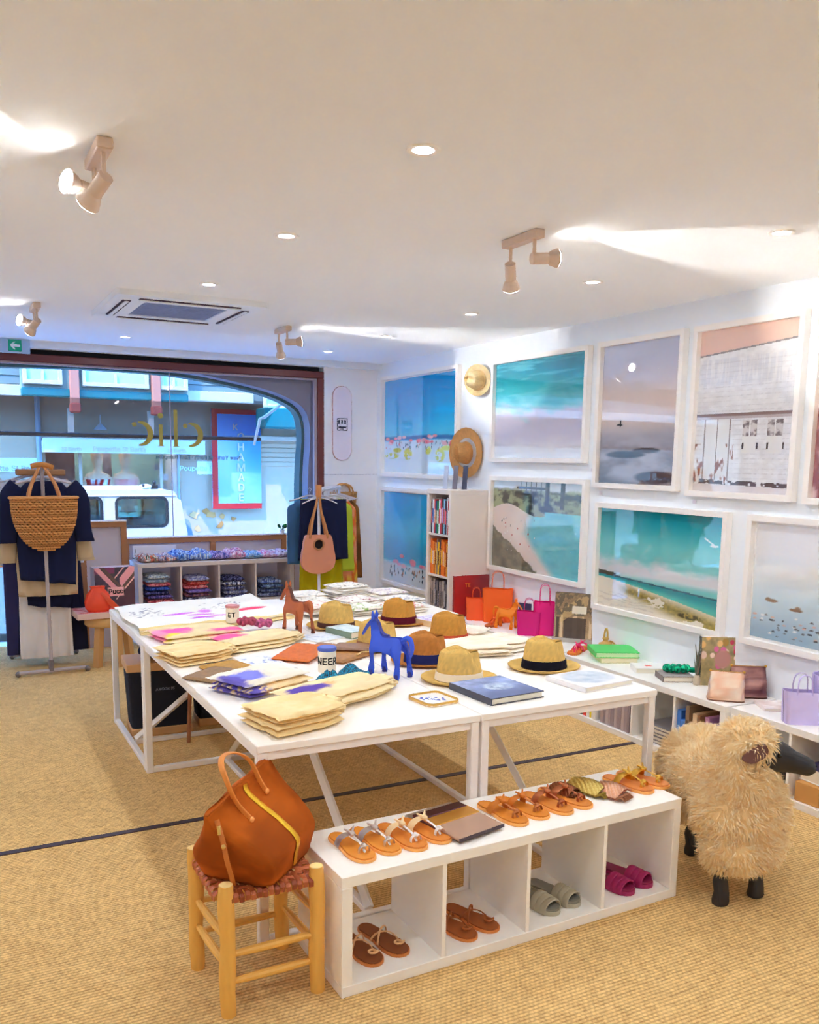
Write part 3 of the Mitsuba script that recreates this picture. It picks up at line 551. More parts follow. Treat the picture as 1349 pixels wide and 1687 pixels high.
def coast(u, v):
    f = fb(u * 14, v * 14, 2, 4); s = 0.36 + 0.14 * np.sin((v - 0.55) * 2.2) + 0.66 * np.clip(0.42 - v, 0, 1) * 1.5
    c = mixc((100, 196, 206), (140, 216, 222), f); c = mixc(c, (240, 226, 218), sst(s + 0.14, s, u)); c = mixc(c, (232, 214, 206), sst(s - 0.05, s - 0.2, u))
    c = mixc(c, mixc((60, 60, 44), (150, 140, 110), f), sst(0.02, 0.0, u * 0.9 + v - 0.42 - 0.1 * f)); 
    top = v > 0.68 + 0.06 * np.sin(u * 9) * (u < 0.6)
    c = mixc(c, mixc((40, 46, 34), (150, 160, 120), sst(0.35, 0.6, f)), top * 1.0); c = mixc(c, (226, 234, 240), sst(0.86, 0.9, v - 0.05 * f))
    for x in (0.62, 0.78): c = mixc(c, (40, 40, 36), (np.abs(u - x - 0.02 * (v - 0.8)) < 0.022) & (v > 0.72))
    c = mixc(c, (60, 62, 50), ((np.abs(u * 18 - np.round(u * 18)) < 0.06) | (np.abs(v - 0.93) < 0.012)) & (v > 0.8) & (u > 0.28) & (u < 0.62))
    return crowd(c, u, v, 24, 11, 0.1, 0.5, 0.2, 0.6, 0.007, 0.012, [(60, 50, 50), (180, 60, 60), (240, 240, 240)])
def dusk_sea(u, v):
    f = fb(u * 3, v * 10, 3, 4); c = mixc((226, 206, 196), (190, 194, 216), sst(0.55, 0.95, v)); c = mixc(c, (170, 164, 172), sst(0.52, 0.35, v + 0.05 * f)); c = mixc(c, (120, 108, 112), sst(0.40, 0.1, v) * sst(0.4, 0.7, f))
    c = mixc(c, (70, 58, 62), blot(u, v, 0.62, 0.24, 0.20, 0.022)); c = mixc(c, (66, 54, 58), blot(u, v, 0.35, 0.21, 0.3, 0.03)); c = mixc(c, (84, 66, 60), sst(0.10, 0.0, v + 0.1 * u - 0.02 * f))
    c = mixc(c, (76, 62, 66), blot(u, v, 0.75, 0.05, 0.3, 0.05)); c = mixc(c, (30, 28, 34), blot(u, v, 0.26, 0.425, 0.05, 0.008) + blot(u, v, 0.27, 0.435, 0.012, 0.03) * 1.0)
    return c
def old_house(u, v):
    f = fb(u * 20, v * 40, 4, 4); g = fb(u * 60, v * 8, 5, 3)
    c = mixc((246, 246, 248), (222, 220, 222), f); line = (np.abs(v * 34 - np.round(v * 34)) < 0.09) * (0.3 + 0.7 * (g > 0.5))
    c = mixc(c, (206, 202, 204), line * 0.5 * (v < 0.82)); roofl = 0.86 + 0.05 * (u - 0.3)
    c = mixc(c, (216, 218, 226), ((v > 0.66) & (v < 0.82)) * sst(0.45, 0.6, g) * 0.5); c = mixc(c, (236, 200, 186), v > roofl); c = mixc(c, (150, 142, 146), np.abs(v - roofl) < 0.005)
    c = mixc(c, (130, 104, 98), (np.abs(v - 0.475) < 0.008)); c = mixc(c, (160, 140, 136), (np.abs(v - 0.46) < 0.01) * 0.6)
    for a, b in ((0.10, 0.37),):
        c = mixc(c, (232, 230, 228), (u > a) & (u < b) & (v < 0.45) & (v > 0.09)); c = mixc(c, (150, 130, 124), ((np.abs(u - a) < 0.008) | (np.abs(u - b) < 0.008) | (np.abs(u - (a + b) / 2) < 0.005)) & (v < 0.45) & (v > 0.07))
    for a, b in ((0.50, 0.64), (0.74, 0.89)):
        c = mixc(c, mixc((110, 96, 96), (216, 210, 208), sst(0.3, 0.6, f)), (u > a) & (u < b) & (v < 0.44) & (v > 0.28)); c = mixc(c, (236, 234, 232), ((u > a) & (u < b) & (v < 0.34) & (v > 0.24)) | (np.abs(u - (a + b) / 2) < 0.006) & (v < 0.44) & (v > 0.26))
        for q in (a, b): c = mixc(c, (60, 44, 40), (np.abs(u - q - 0.01) < 0.008) & (np.abs(v - 0.285) < 0.02))
    c = mixc(c, (140, 84, 60), sst(0.56, 0.66, fb(u * 16, v * 12, 7, 3)) * (v < 0.3) * (u < 0.42)); c = mixc(c, (90, 70, 64), (np.abs(v - 0.065 + 0.015 * u) < 0.014) * (f > 0.38))
    return mixc(c, (226, 216, 214), (v < 0.05 - 0.015 * u))
def beach_bird(u, v):
    f = fb(u * 6, v * 8, 8, 5); c = mixc((120, 206, 206), (0, 140, 156), sst(0.62, 1.0, v)); c = mixc(c, (226, 226, 232), sst(0.55, 0.42, v + 0.22 * (f - 0.5)) * sst(0.30, 0.38, v))
    hz = 0.335 - 0.07 * u; sh = 0.30 - 0.19 * u ** 1.3
    c = mixc(c, (0, 150, 160), v < hz); c = mixc(c, (90, 206, 200), (v < hz) * sst(hz - 0.02, sh, v)); c = mixc(c, (20, 90, 110), np.abs(v - hz) < 0.008)
    c = mixc(c, (60, 62, 46), (np.abs(v - 0.35 + 0.1 * u) < 0.02) & (u < 0.16)); c = mixc(c, (244, 236, 220), v < sh)
    dn = np.exp(-((v - (sh - 0.05 - 0.06 * u)) / (0.03 + 0.05 * u)) ** 2) * sst(0.15, 0.35, u); c = mixc(c, mixc((196, 170, 80), (120, 110, 56), fb(u * 50, v * 50, 9, 2)), dn * (f > 0.36)); c = mixc(c, (214, 206, 194), 0.5 * (np.sin(v * 160 + 20 * f) > 0.5) * (v < 0.16) * (u < 0.5))
    c = mixc(c, (70, 66, 40), blot(u, v, 0.78, 0.07, 0.1, 0.03) * (fb(u * 60, v * 60, 3, 2) > 0.5))
    return mixc(c, (240, 244, 246), np.maximum(blot(u, v, 0.93, 0.74, 0.035, 0.012), ((np.abs(v - 0.77 + (u - 0.90) * 0.8) < 0.008) & (u > 0.86) & (u < 0.93))))
def pale_bay(u, v):
    f = fb(u * 3, v * 7, 12, 4); c = mixc((206, 226, 238), (240, 238, 238), sst(0.35, 0.75, v + 0.2 * (f - 0.5))); c = mixc(c, (168, 196, 216), sst(0.28, 0.0, v))
    for cu, cv, ru in ((0.12, 0.345, 0.045), (0.27, 0.295, 0.045), (0.10, 0.355, 0.02), (0.28, 0.315, 0.02)): c = mixc(c, mixc((110, 84, 66), (190, 160, 136), f), blot(u, v, cu, cv, ru, 0.012 + 0.1 * ru))
    return crowd(c, u, v, 90, 13, 0.02, 0.98, 0.04, 0.22, 0.013, 0.009, [(250, 250, 250), (120, 120, 130), (80, 84, 96), (226, 190, 180)])
def red_house(u, v): return mixc(mixc((222, 196, 190), (150, 84, 76), sst(0.4, 0.6, fb(u * 9, v * 9, 5, 4)) * (v < 0.6)), (226, 214, 218), sst(0.6, 0.7, v))
MATB = mat('matte', (250, 248, 246)); FRM = mat('satin', (248, 244, 240))
def picture(y0, y1, z0, z1, fn, label, res=(120, 100), b=0.034, border=0.0):
    """A box frame on the right wall; y0 its left side as seen from the room (the larger y)."""
    t = Thing('framed_photograph', label, 'picture', 'framed beach photographs', None if False else (XR, (y0 + y1) / 2, z0), 0)
    w, h = y0 - y1, z1 - z0
    fr = sbox(-w / 2, 0, w / 2, h).difference(sbox(-w / 2 + b, b, w / 2 - b, h - b))
    t.part('frame', tf(prism(fr, 0.046, 'yz'), (-0.048, 0, 0)), FRM)
    t.part('backing', bx(-0.012, -0.002, -w / 2 + 0.004, w / 2 - 0.004, 0.004, h - 0.004), MATB)
    i = b + border
    g, uv = grid(res[0], res[1], lambda u, v: np.stack([-0.014 + 0 * u, (w / 2 - i) - u * (w - 2 * i), i + v * (h - 2 * i)], 1))
    g.invert()
    t.part('print', g, mat('paper'), color=np.clip(fn(uv[:, 0], uv[:, 1]), 0, 255), smooth=False)
    t.part('glass', bx(-0.030, -0.028, -w / 2 + b - 0.002, w / 2 - b + 0.002, b - 0.002, h - b + 0.002), 'mat_pane2')
scene['mat_pane2'] = {'type': 'thindielectric', 'int_ior': 1.4}
picture(8.35, 6.81, 1.535, 2.535, sea_umbrellas, 'framed photograph of pink beach umbrellas under deep blue sea, farthest in the upper row', (170, 120), border=0.012)
picture(8.35, 6.85, 0.43, 1.425, sea_beach_small, 'framed photograph of blue sea and bathers, partly behind the bookcase', (150, 100), border=0.012)
picture(6.27, 5.035, 1.70, 2.515, surf, 'framed photograph of teal surf and white foam, right of the wall hats', (150, 110))
picture(6.26, 5.005, 0.81, 1.585, coast, 'framed photograph of a curved sandy coast with a fence, above the orange bags', (200, 150))
picture(4.932, 4.128, 1.535, 2.517, dusk_sea, 'framed photograph of a grey mauve sea at dusk with a tiny swimmer', (110, 150))
picture(4.05, 3.27, 1.512, 2.515, old_house, 'framed photograph of a peeling white wooden house', (220, 260))
picture(4.886, 3.70, 0.685, 1.432, beach_bird, 'framed photograph of a teal sea with a white bird over dunes', (210, 150))
picture(3.555, 2.36, 0.69, 1.428, pale_bay, 'framed photograph of a pale bay dotted with small boats', (190, 130), border=0.015)
picture(3.205, 2.42, 1.505, 2.51, red_house, 'framed photograph cut by the right edge of the picture', (60, 60))
for y, z in ((6.81, 1.47), (4.90, 1.497), (4.02, 1.478), (3.12, 1.47), (5.0, 1.655)):
    tt = Thing('price_label', f'tiny white label on the wall under a picture, {dict([(6.81, "beside the lower wall hat"), (4.9, "below the dusk sea"), (4.02, "below the white house"), (3.12, "below the picture at the right edge"), (5.0, "below the surf picture")])[y]}', 'label', 'price labels on the picture wall'); tt.one(bx(XR - 0.004, XR - 0.001, y - 0.03, y, z - 0.012, z + 0.012), mat('paper', (228, 224, 236)))

# ---------------------------------------------------------------- straw hats
def fedora(label, M, straw, band, bandlab, bh=0.028, brim=(0.152, 0.138), hh=0.115, wave=0.0, bow=True):
    t = Thing('straw_hat', label, 'hat', None, M=M)
    a0, b0, a1, b1 = 0.094, 0.080, 0.080, 0.062
    th = np.arange(64) * 2 * PI / 64; rings = []
    def ring(s, z, top=False):
        a, b = a0 + (a1 - a0) * s, b0 + (b1 - b0) * s; x, y = a * np.cos(th), b * np.sin(th)
        pin = 1 - 0.34 * sst(0.25, 0.9, s) * np.exp(-((th - 0.62) / 0.38) ** 2) - 0.34 * sst(0.25, 0.9, s) * np.exp(-((th - 2 * PI + 0.62) / 0.38) ** 2)
        return np.stack([x * pin, y * pin, z + 0 * x], 1)
    for s in np.linspace(0, 0.66, 9): rings.append(ring(s, 0.006 + s * hh))
    for q, sz, dz in ((0.995, 0.75, 0.75), (0.985, 0.85, 0.84), (0.96, 0.9, 0.91), (0.92, 0.9, 0.96)): rings.append(ring(sz, 0.0) * [q, q, 0] + [0, 0, 0.006 + hh * dz])
    edge = rings[-1]
    for r in (0.94, 0.85, 0.72, 0.55, 0.36, 0.15, 0.01):
        p = edge * [r, r, 1]; lx, ly = p[:, 0], p[:, 1]
        crease = np.exp(-(ly / 0.021) ** 2) * sst(-0.085, -0.03, lx)
        p[:, 2] = 0.006 + hh * 0.97 + 0.026 * (1 - r ** 2.2) - 0.052 * crease * (1 - 0.55 * r) - 0.020 * (lx > 0) * lx / 0.08
        rings.append(p)
    crown = loft(rings); v = crown.vertices
    def scol(v, k=1.0):
        q = np.arctan2(v[:, 1], v[:, 0]); f = 0.5 * nz(q * 40, v[:, 2] * 900, 1, 3) + 0.5 * nz(q * 12, v[:, 2] * 120 + np.hypot(v[:, 0], v[:, 1]) * 200, 2, 5)
        return mixc(np.array(straw) * 0.90, np.minimum(np.array(straw) * 1.08, 255), f)
    t.part('crown', crown, mat('matte', None, 'weave'), color=scol(v), smooth=True)
    rb = []
    for r, dz in ((0.60, 0.0), (0.75, 0.001), (0.88, 0.003), (0.96, 0.007), (1.0, 0.011), (1.0, 0.0075), (0.96, 0.003), (0.88, 0.0), (0.6, -0.003)):
        z = 0.0045 + dz + wave * r * np.cos(2 * th) * (r > .7)
        rb.append(np.stack([brim[0] * r * np.cos(th), brim[1] * r * np.sin(th), z + 0 * th], 1))
    br = loft(rb, cap=False, close=True)
    t.part('brim', br, mat('matte', None, 'weave'), color=scol(br.vertices), smooth=True)
    if band is not None:
        rr = []
        for s, e in ((0.0, 0.0025), (0.0, 0.0035), (bh / hh, 0.0035), (bh / hh, 0.0005)):
            p = ring(s, 0.007 + s * hh); p[:, :2] *= 1 + e / 0.085; rr.append(p)
        kk = t.part('band', loft(rr, cap=False), mat('cloth', band), label=bandlab, smooth=40)
        if bow:
            t.part('bow', tf(cat([box(0.022, 0.006, bh * 0.95, (-0.017, 0, 0), 0.002), box(0.022, 0.006, bh * 0.8, (0.017, 0, 0), 0.002), box(0.01, 0.008, bh, (0, 0, 0), 0.002)]), (0.0, b0 * 0.99 + 0.003, 0.008 + bh / 2)), mat('cloth', band))
    return t
S1, S2, S3 = (226, 186, 106), (206, 146, 66), (214, 162, 84)
def on(x, y, z=ZT, rz=0, s=1.13): return mat4((x, y, z + 0.001), rz, s=s)
fedora('pale straw hat with brown band beside the brown toy horse', on(1.975, 4.665, rz=-18), S1, (84, 58, 56), 'dark brown band', 0.022)
fedora('golden straw hat with burgundy band at the back of the table', on(2.365, 4.63, rz=-18), S2, (84, 20, 40), 'burgundy band', 0.034)
fedora('pale straw hat with tan band, half hidden by the blue toy horse', on(1.95, 4.06, rz=-16), S1, (150, 104, 70), 'tan band', 0.028)
fedora('golden straw hat with coral red band beside the white shirts', on(2.40, 4.10, rz=-14), S2, (196, 84, 62), 'coral red band', 0.022)
fedora('brown straw hat with navy band, right of the blue toy horse', on(2.02, 3.66, rz=-14), (190, 122, 58), (36, 42, 96), 'navy band', 0.038)
fedora('pale straw hat with knotted cream ribbon, behind the dark blue book', on(1.985, 3.29, rz=-14), S1, (244, 232, 210), 'cream ribbon', 0.030)
fedora('pale straw hat with black band near the right table edge', on(2.47, 3.32, rz=-14), S1, (20, 20, 34), 'black band', 0.034)
# two hats on wall pegs
def Mwall(y, z, spin, tilt): return mat4((XR - 0.04, y, z), 0) @ trimesh.transformations.rotation_matrix(math.radians(tilt), [0, 0, 1]) @ trimesh.transformations.rotation_matrix(-PI / 2, [0, 1, 0]) @ trimesh.transformations.rotation_matrix(math.radians(spin), [0, 0, 1])
fedora('light straw hat hung on the wall, upper of the two wall hats', Mwall(6.47, 2.375, 80, 10), (240, 206, 150), (226, 190, 140), 'narrow straw cord', 0.02, (0.165, 0.13), 0.10)
M2 = mat4((XR - 0.05, 6.62, 1.772)) @ trimesh.transformations.rotation_matrix(math.radians(14), [0, 0, 1]) @ trimesh.transformations.rotation_matrix(-PI / 2, [0, 1, 0]) @ trimesh.transformations.rotation_matrix(math.radians(182), [0, 0, 1])
fedora('wide brimmed camel hat on the wall above the bookcase, lower of two wall hats', M2, (206, 150, 92), (196, 140, 84), 'camel band', 0.02, (0.215, 0.20), 0.115, bow=False)

# ---------------------------------------------------------------- books and other goods
def book(name, label, cat_, M, w, d, h, cover, group=None, pages=(240, 232, 214), printfn=None, res=(40, 30), title=None, spine=None):
    """A closed book lying flat in its own frame: spine along -x side, cover up."""
    t = Thing(name, label, cat_, group, M=M)
    m = mat('coat', cover)
    t.part('cover', cat([box(w, d, 0.003, (0, 0, 0.0015)), box(w, d, 0.003, (0, 0, h - 0.0015)), box(0.004, d, h, (-w / 2 + 0.002, 0, h / 2))]), m)
    t.part('pages', box(w - 0.010, d - 0.010, h - 0.006, (-0.001, 0, h / 2)), mat('paper', pages))
    if printfn is not None:
        g, uv = grid(res[0], res[1], lambda u, v: np.stack([(u - 0.5) * (w - 0.002), (v - 0.5) * (d - 0.002), h + 0.0004 + 0 * u], 1))
        t.part('cover_print', g, mat('coat'), color=np.clip(printfn(uv[:, 0], uv[:, 1]), 0, 255), smooth=False)
    if title: t.part('title', tf(text(title[0], title[1], 0.0008), (title[2], title[3], h + 0.0006)), mat('satin', title[4]))
    if spine: t.part('spine_title', tf(tf(text(spine[0], spine[1], 0.0006), rx=90, rz=-90), (-w / 2 - 0.0002, 0, h / 2 - spine[1] / 2)), mat('satin', spine[2]))
    return t
# standing books in a cube: spines toward -x (the room) on the right wall's shelves
ORDS = ['first', 'second', 'third', 'fourth', 'fifth', 'sixth', 'seventh', 'eighth', 'ninth', 'tenth', 'eleventh', 'twelfth', 'thirteenth', 'fourteenth', 'fifteenth', 'sixteenth', 'seventeenth']
def spines(group, place, x, y0, y1, z, cols, seed, hmin, hmax, dmax=0.2, kind='book', lean=0.0):
    r = np.random.default_rng(seed); y = y0; k = 0
    while True:
        w = r.uniform(0.018, 0.036)
        if y - w < y1: break
        h, c = r.uniform(hmin, hmax), cols[k % len(cols)]
        t = Thing(kind, f'{c[1]} {kind} {place}, {ORDS[k]} from the left', kind, group)
        b = bx(x, x + dmax, y - w + 0.001, y, z + 0.0005, z + h, 0.002)
        if lean: b = tf(tf(b, (-x, -y, -z)), (x, y, z + 0.0), rx=lean)
        t.part('cover', b, mat('satin', c[0]))
        if kind == 'book':
            if c[1] == 'blue' and seed == 21: t.part('spine_title', tf(tf(text('JOY', 0.018, 0.0008), rx=90, rz=-90, ry=0), (0, 0, 0)) if False else tm(*(lambda m_: (np.stack([x - 0.001 - m_.vertices[:, 2], y - 0.006 - m_.vertices[:, 1] * 1.0, z + 0.15 + m_.vertices[:, 0]], 1), m_.faces))(text('JOY', 0.018, 0.0008))), mat('satin', (236, 240, 246)))
            else: t.part('spine_label', bx(x - 0.0006, x + 0.002, y - w + 0.006, y - 0.005, z + 0.3 * h, z + 0.72 * h), mat('satin', c[2]))
        y -= w; k += 1
xs = 3.70
zb = [0.038 + r * 0.351 for r in range(4)]
spines('spines in the bookcase top row', 'in the bookcase top row', xs, 6.655, 6.345, zb[3], [((60, 40, 60), 'dark purple', (230, 90, 110)), ((226, 226, 232), 'white', (60, 90, 170)), ((206, 70, 70), 'red', (240, 240, 240)), ((40, 60, 110), 'navy', (226, 206, 120)), ((40, 130, 80), 'green', (240, 240, 230)), ((236, 240, 242), 'pale', (226, 70, 90)), ((190, 50, 70), 'crimson', (250, 226, 226)), ((70, 50, 50), 'brown', (200, 160, 220)), ((140, 196, 226), 'light blue', (240, 60, 60))], 3, 0.27, 0.31)
spines('spines in the bookcase second row', 'in the bookcase second row', xs, 6.655, 6.345, zb[2], [((236, 110, 24), 'orange', (255, 190, 60)), ((240, 130, 40), 'light orange', (250, 240, 220)), ((200, 80, 20), 'dark orange', (255, 210, 120)), ((230, 160, 60), 'amber', (120, 60, 30)), ((150, 120, 110), 'taupe', (226, 200, 120)), ((236, 180, 40), 'yellow', (100, 60, 40)), ((90, 64, 60), 'brown', (236, 160, 90))], 5, 0.27, 0.31)
spines('spines in the bookcase third row', 'in the bookcase third row', xs, 6.655, 6.345, zb[1], [((168, 146, 136), 'grey brown', (120, 104, 100)), ((140, 122, 116), 'taupe', (90, 80, 80)), ((186, 168, 156), 'beige', (130, 116, 110)), ((80, 74, 84), 'dark grey', (180, 170, 170)), ((120, 110, 112), 'grey', (60, 56, 64)), ((50, 46, 60), 'charcoal', (170, 160, 180))], 7, 0.28, 0.315)
spines('spines in the bookcase bottom row', 'in the bookcase bottom row', xs, 6.655, 6.345, zb[0], [((120, 110, 120), 'grey', (200, 200, 200)), ((70, 70, 90), 'slate', (220, 220, 220))], 9, 0.28, 0.31)
for k, (c, cn) in enumerate((((196, 200, 216), 'pale grey'), ((120, 112, 122), 'mid grey'), ((70, 72, 92), 'dark slate'))):
    Thing('leaning_panel', f'{cn} panel leaning upright on top of the bookcase', 'panel', 'panels on the bookcase', (3.80 + 0.05 * k, 6.60 - 0.075 * k, bookcase.H + 0.001), 0, ry=4).one(box(0.008, 0.07, 0.2, (0, 0, 0.1), 0.002), mat('satin', c))
# low shelf contents
spines('books in the low shelf cube by the boundary', 'in the low shelf behind the sheep', xs, 3.675, 3.35, 0.038, [((64, 120, 206), 'blue', (236, 240, 246)), ((70, 130, 214), 'bright blue', (64, 120, 206)), ((140, 116, 96), 'taupe', (90, 70, 60)), ((206, 170, 130), 'sand', (120, 84, 60)), ((216, 186, 150), 'cream', (140, 100, 70)), ((150, 110, 80), 'brown', (230, 210, 180)), ((90, 80, 84), 'grey', (200, 190, 190)), ((186, 130, 170), 'mauve', (90, 60, 90)), ((196, 190, 186), 'pale grey', (150, 60, 60))], 21, 0.2, 0.30)
for k in range(5):
    book('book', f'flat grey book, {(["bottom one", "second from the bottom", "middle one", "second from the top", "topmost"])[k]} of the pile in the dark cube', 'book', mat4((3.86, 3.83 + 0.008 * (k % 2), 0.039 + 0.022 * k), 90), 0.25, 0.30, 0.021, ((110, 100, 104), (150, 140, 142), (84, 80, 90), (170, 160, 158), (120, 116, 122))[k], 'books lying in the dark cube')
spines('magazines in the low shelf', 'in the low shelf, seen under the table', xs, 4.35, 4.05, 0.038, [((168, 150, 156), 'grey mauve', 0), ((150, 134, 142), 'grey', 0), ((186, 170, 172), 'pale grey', 0)], 23, 0.27, 0.29, kind='magazine')
spines('books in the low shelf under the green books', 'in the low shelf under green books', xs, 4.70, 4.40, 0.038, [((228, 60, 50), 'red', (240, 240, 240)), ((240, 236, 226), 'white', (200, 60, 60)), ((236, 216, 40), 'yellow', (80, 70, 20)), ((246, 240, 232), 'ivory', (170, 160, 150)), ((70, 70, 100), 'slate', (190, 150, 90)), ((120, 104, 90), 'taupe', (70, 90, 150))], 24, 0.24, 0.30)
b = book('book', 'thick white boxed book lying on the kraft box in the shelf at the right edge', 'book', mat4((3.88, 2.735, 0.14), 88), 0.27, 0.26, 0.07, (240, 240, 240), printfn=lambda u, v: mixc((70, 70, 130), (120, 90, 70), blot(u, v, 0.6, 0.5, 0.3, 0.4)))
Thing('box', 'flat kraft box under the white book in the shelf at the right edge', 'box', None, (3.87, 2.735, 0.0385), 3).one(box(0.30, 0.27, 0.1, (0, 0, 0.0505), 0.003), mat('matte', (200, 146, 84)))
Thing('print_board', 'brown print board at the back of the shelf at the right edge', 'board', None, (4.06, 2.73, 0.039)).one(bx(0, 0.012, -0.15, 0.15, 0, 0.29), mat('matte', (136, 110, 100)))
Thing('cap', 'dark cap lying behind the white book in the shelf at the right edge', 'cap', None, (3.93, 3.05, 0.0385)).one(ellipsoid(0.10, 0.05, 0.05, (0, 0, 0.05), 2), mat('cloth', (40, 36, 40)))
# ---------------------------------------------------------------- folded clothing
def slab(w, d, h, seed, p=4.5, nu=34, nv=26, wr=0.35, gather=0.0, dirk=(3, 9), jag=0.035):
    """A soft folded cloth slab, w along x, d along y: closed, wrinkled on top, edges rounded; gather pinches and ruffles its +x end. Returns mesh, (u, v) and a top mask."""
    u, v = np.meshgrid(np.linspace(-1, 1, nu), np.linspace(-1, 1, nv), indexing='ij')
    # round the rim a little
    e = np.sqrt(np.clip(1 - np.abs(u) ** p, 0, 1) * np.clip(1 - np.abs(v) ** p, 0, 1))
    g = sst(0.35, 1.0, u) * gather
    n = fb(u * dirk[0] * 0.6, v * dirk[1] * 0.6, seed * 1.7, 4, seed) - 0.5
    ru = np.sin(v * 17 + 3 * fb(u * 2, v * 2, seed)) * g + 0.55 * wr * (np.abs(np.sin(v * 5.5 + u * 1.2 + 5 * fb(u * 1.3, v * 1.3, seed, 3))) - 0.5)
    x = u * w / 2 * (1 + jag * (fb(v * 4, 0 * u, seed, 2) - 0.5) * 2) + 0.01 * g * np.sin(v * 13 + seed)
    y = v * d / 2 * (1 + jag * (fb(u * 4, 0 * v, seed + 9, 2) - 0.5) * 2) * (1 - 0.38 * g)
    sag = 0.7 * h * wr * (fb(u * 1.6 + 3, v * 1.6, 5 + seed // 7, 3) - 0.5) * (0.4 + 0.6 * np.abs(v)) * (jag > 0.01)
    zt = h * (0.5 + 0.5 * e * (1 + wr * 2.0 * n + 0.6 * ru + 0.5 * g)) + np.maximum(sag, -0.2 * h); zb = h * (0.5 - 0.5 * e) + np.maximum(sag, 0)
    pts = np.stack([np.r_[x.ravel(), x.ravel()], np.r_[y.ravel(), y.ravel()], np.r_[zt.ravel(), zb.ravel()]], 1)
    i = np.arange(nu * nv).reshape(nu, nv); a, b, c, dd = i[:-1, :-1].ravel(), i[1:, :-1].ravel(), i[1:, 1:].ravel(), i[:-1, 1:].ravel()
    ft = np.vstack([np.stack([a, b, c], 1), np.stack([a, c, dd], 1)]); fbm_ = ft[:, ::-1] + nu * nv
    # the two sheets share the rim
    m = tm(pts, np.vstack([ft, fbm_])); uv = np.stack([np.r_[u.ravel(), u.ravel()], np.r_[v.ravel(), v.ravel()]], 1)
    return m, uv, np.r_[np.ones(nu * nv), np.zeros(nu * nv)]
def garment_stack(name, label, cat_, loc, rz, w, d, layers, h, colfn, seed, group=None, gather=0.0, jit=0.010, wr=0.6, part='fold', rx=0, ry=0, nu=34, nv=26, seph=0.8):
    """A folded garment of several visible folds, one part each."""
    t = Thing(name, label, cat_, group, loc, rz, rx, ry)
    r = np.random.default_rng(seed); z = 0.0
    for k in range(layers):
        top = k == layers - 1
        m, uv, tp = slab(w * (1 - 0.02 * r.random()), d * (1 - 0.03 * r.random()), h * (1.0 if not top else 1.15), seed + k, wr=wr * (1 if top else 0.55), gather=gather, nu=nu, nv=nv, jag=0.05 if layers > 1 else 0.03)
        m.apply_translation([r.normal() * jit, r.normal() * jit, z])
        t.part(part, m, mat('cloth'), color=np.clip(colfn(uv[:, 0], uv[:, 1], top, seed + k), 0, 255), smooth=True)
        z += h * seph
    if gather >= 0.5:                                                  # drawstring end: a ruffled bunch
        q = np.arange(90) * 2 * PI / 90; rg_ = []
        for k, (x_, a_, b_) in enumerate(((-0.03, 0.30, 0.50), (0.0, 0.32, 0.55), (0.02, 0.30, 0.50), (0.035, 0.22, 0.36), (0.05, 0.27, 0.44), (0.065, 0.20, 0.30))):
            wv = 1 + 0.10 * np.sin(q * 11 + k) + 0.10 * (fb(np.cos(q) * 2, np.sin(q) * 2, seed + k * 0.4, 2) - 0.5)
            rg_.append(np.stack([w / 2 - 0.012 + x_ + 0.006 * np.sin(q * 7 + seed), d * a_ * np.cos(q) * wv, np.maximum(z * 0.52 + z * b_ * np.sin(q) * wv, 0.0005)], 1))
        m = loft(rg_); uvq = m.vertices / [w / 2, d / 2, 1]
        t.part('gathered_waist', m, mat('cloth'), color=np.clip(colfn(np.clip(uvq[:, 0], 0.9, 1), uvq[:, 1], True, seed), 0, 255), smooth=True)
    return t
CREAM, CREAM2, OFFW = (244, 224, 178), (228, 198, 138), (248, 240, 226)
def plain(c, c2=None, k=3): 
    return lambda u, v, top, s: mixc(c, c2 if c2 is not None else np.array(c) * 0.94, fb(u * k, v * k, s, 3))
def tie(c, spots):
    """Cream cloth with dyed patches: (u, v, ru, rv, colour)."""
    def f(u, v, top, s):
        col = mixc(c, np.array(c) * 0.93, fb(u * 3, v * 3, s, 3)); n = fb(u * 5, v * 5, 3, 4)
        for (a, b, ru, rv, cc) in spots: col = mixc(col, cc, sst(1.15, 0.55, np.hypot((u - a) / ru, (v - b) / rv) + 0.9 * (n - 0.5)) * 0.95)
        return col
    return f
LIL, VIO, PNK = (120, 124, 216), (84, 62, 160), (244, 92, 178)
garment_stack('folded_trousers', 'cream drawstring cotton folded in layers, nearest the front table corner', 'folded clothing', (1.085, 2.985, ZT + 0.001), 14, 0.31, 0.26, 4, 0.024, plain(CREAM, CREAM2), 31, gather=0.5)
garment_stack('folded_trousers', 'cream folded cotton with a violet dyed band, right of the nearest cream pile', 'folded clothing', (1.375, 3.22, ZT + 0.001), 20, 0.48, 0.24, 3, 0.024, tie(CREAM, [(-0.55, 0.1, 0.45, 0.45, VIO), (-0.02, 0.25, 0.12, 0.3, (246, 176, 120))]), 37, gather=0.6)
garment_stack('folded_shirt', 'folded blue tie-dyed shirt with cream side at the left table edge', 'folded clothing', (1.15, 3.52, ZT + 0.001), 24, 0.36, 0.26, 3, 0.026, lambda u, v, top, s: tie(OFFW, [(-0.45, -0.1, 0.5, 0.6, LIL), (-0.9, -0.2, 0.25, 0.9, (90, 80, 170))])(u, v, top, s) if top else mixc(mixc((246, 222, 190), CREAM2, fb(u * 3, v * 3, s)), (96, 84, 170), sst(-0.35, -0.6, u) * (nz(u * 9, v * 12, s) > 0.35)), 41)
garment_stack('folded_trousers', 'cream drawstring cotton folded at the left table edge behind the suede pouches', 'folded clothing', (1.03, 4.18, ZT + 0.001), 14, 0.30, 0.27, 4, 0.018, plain(CREAM, CREAM2), 43, gather=0.6)
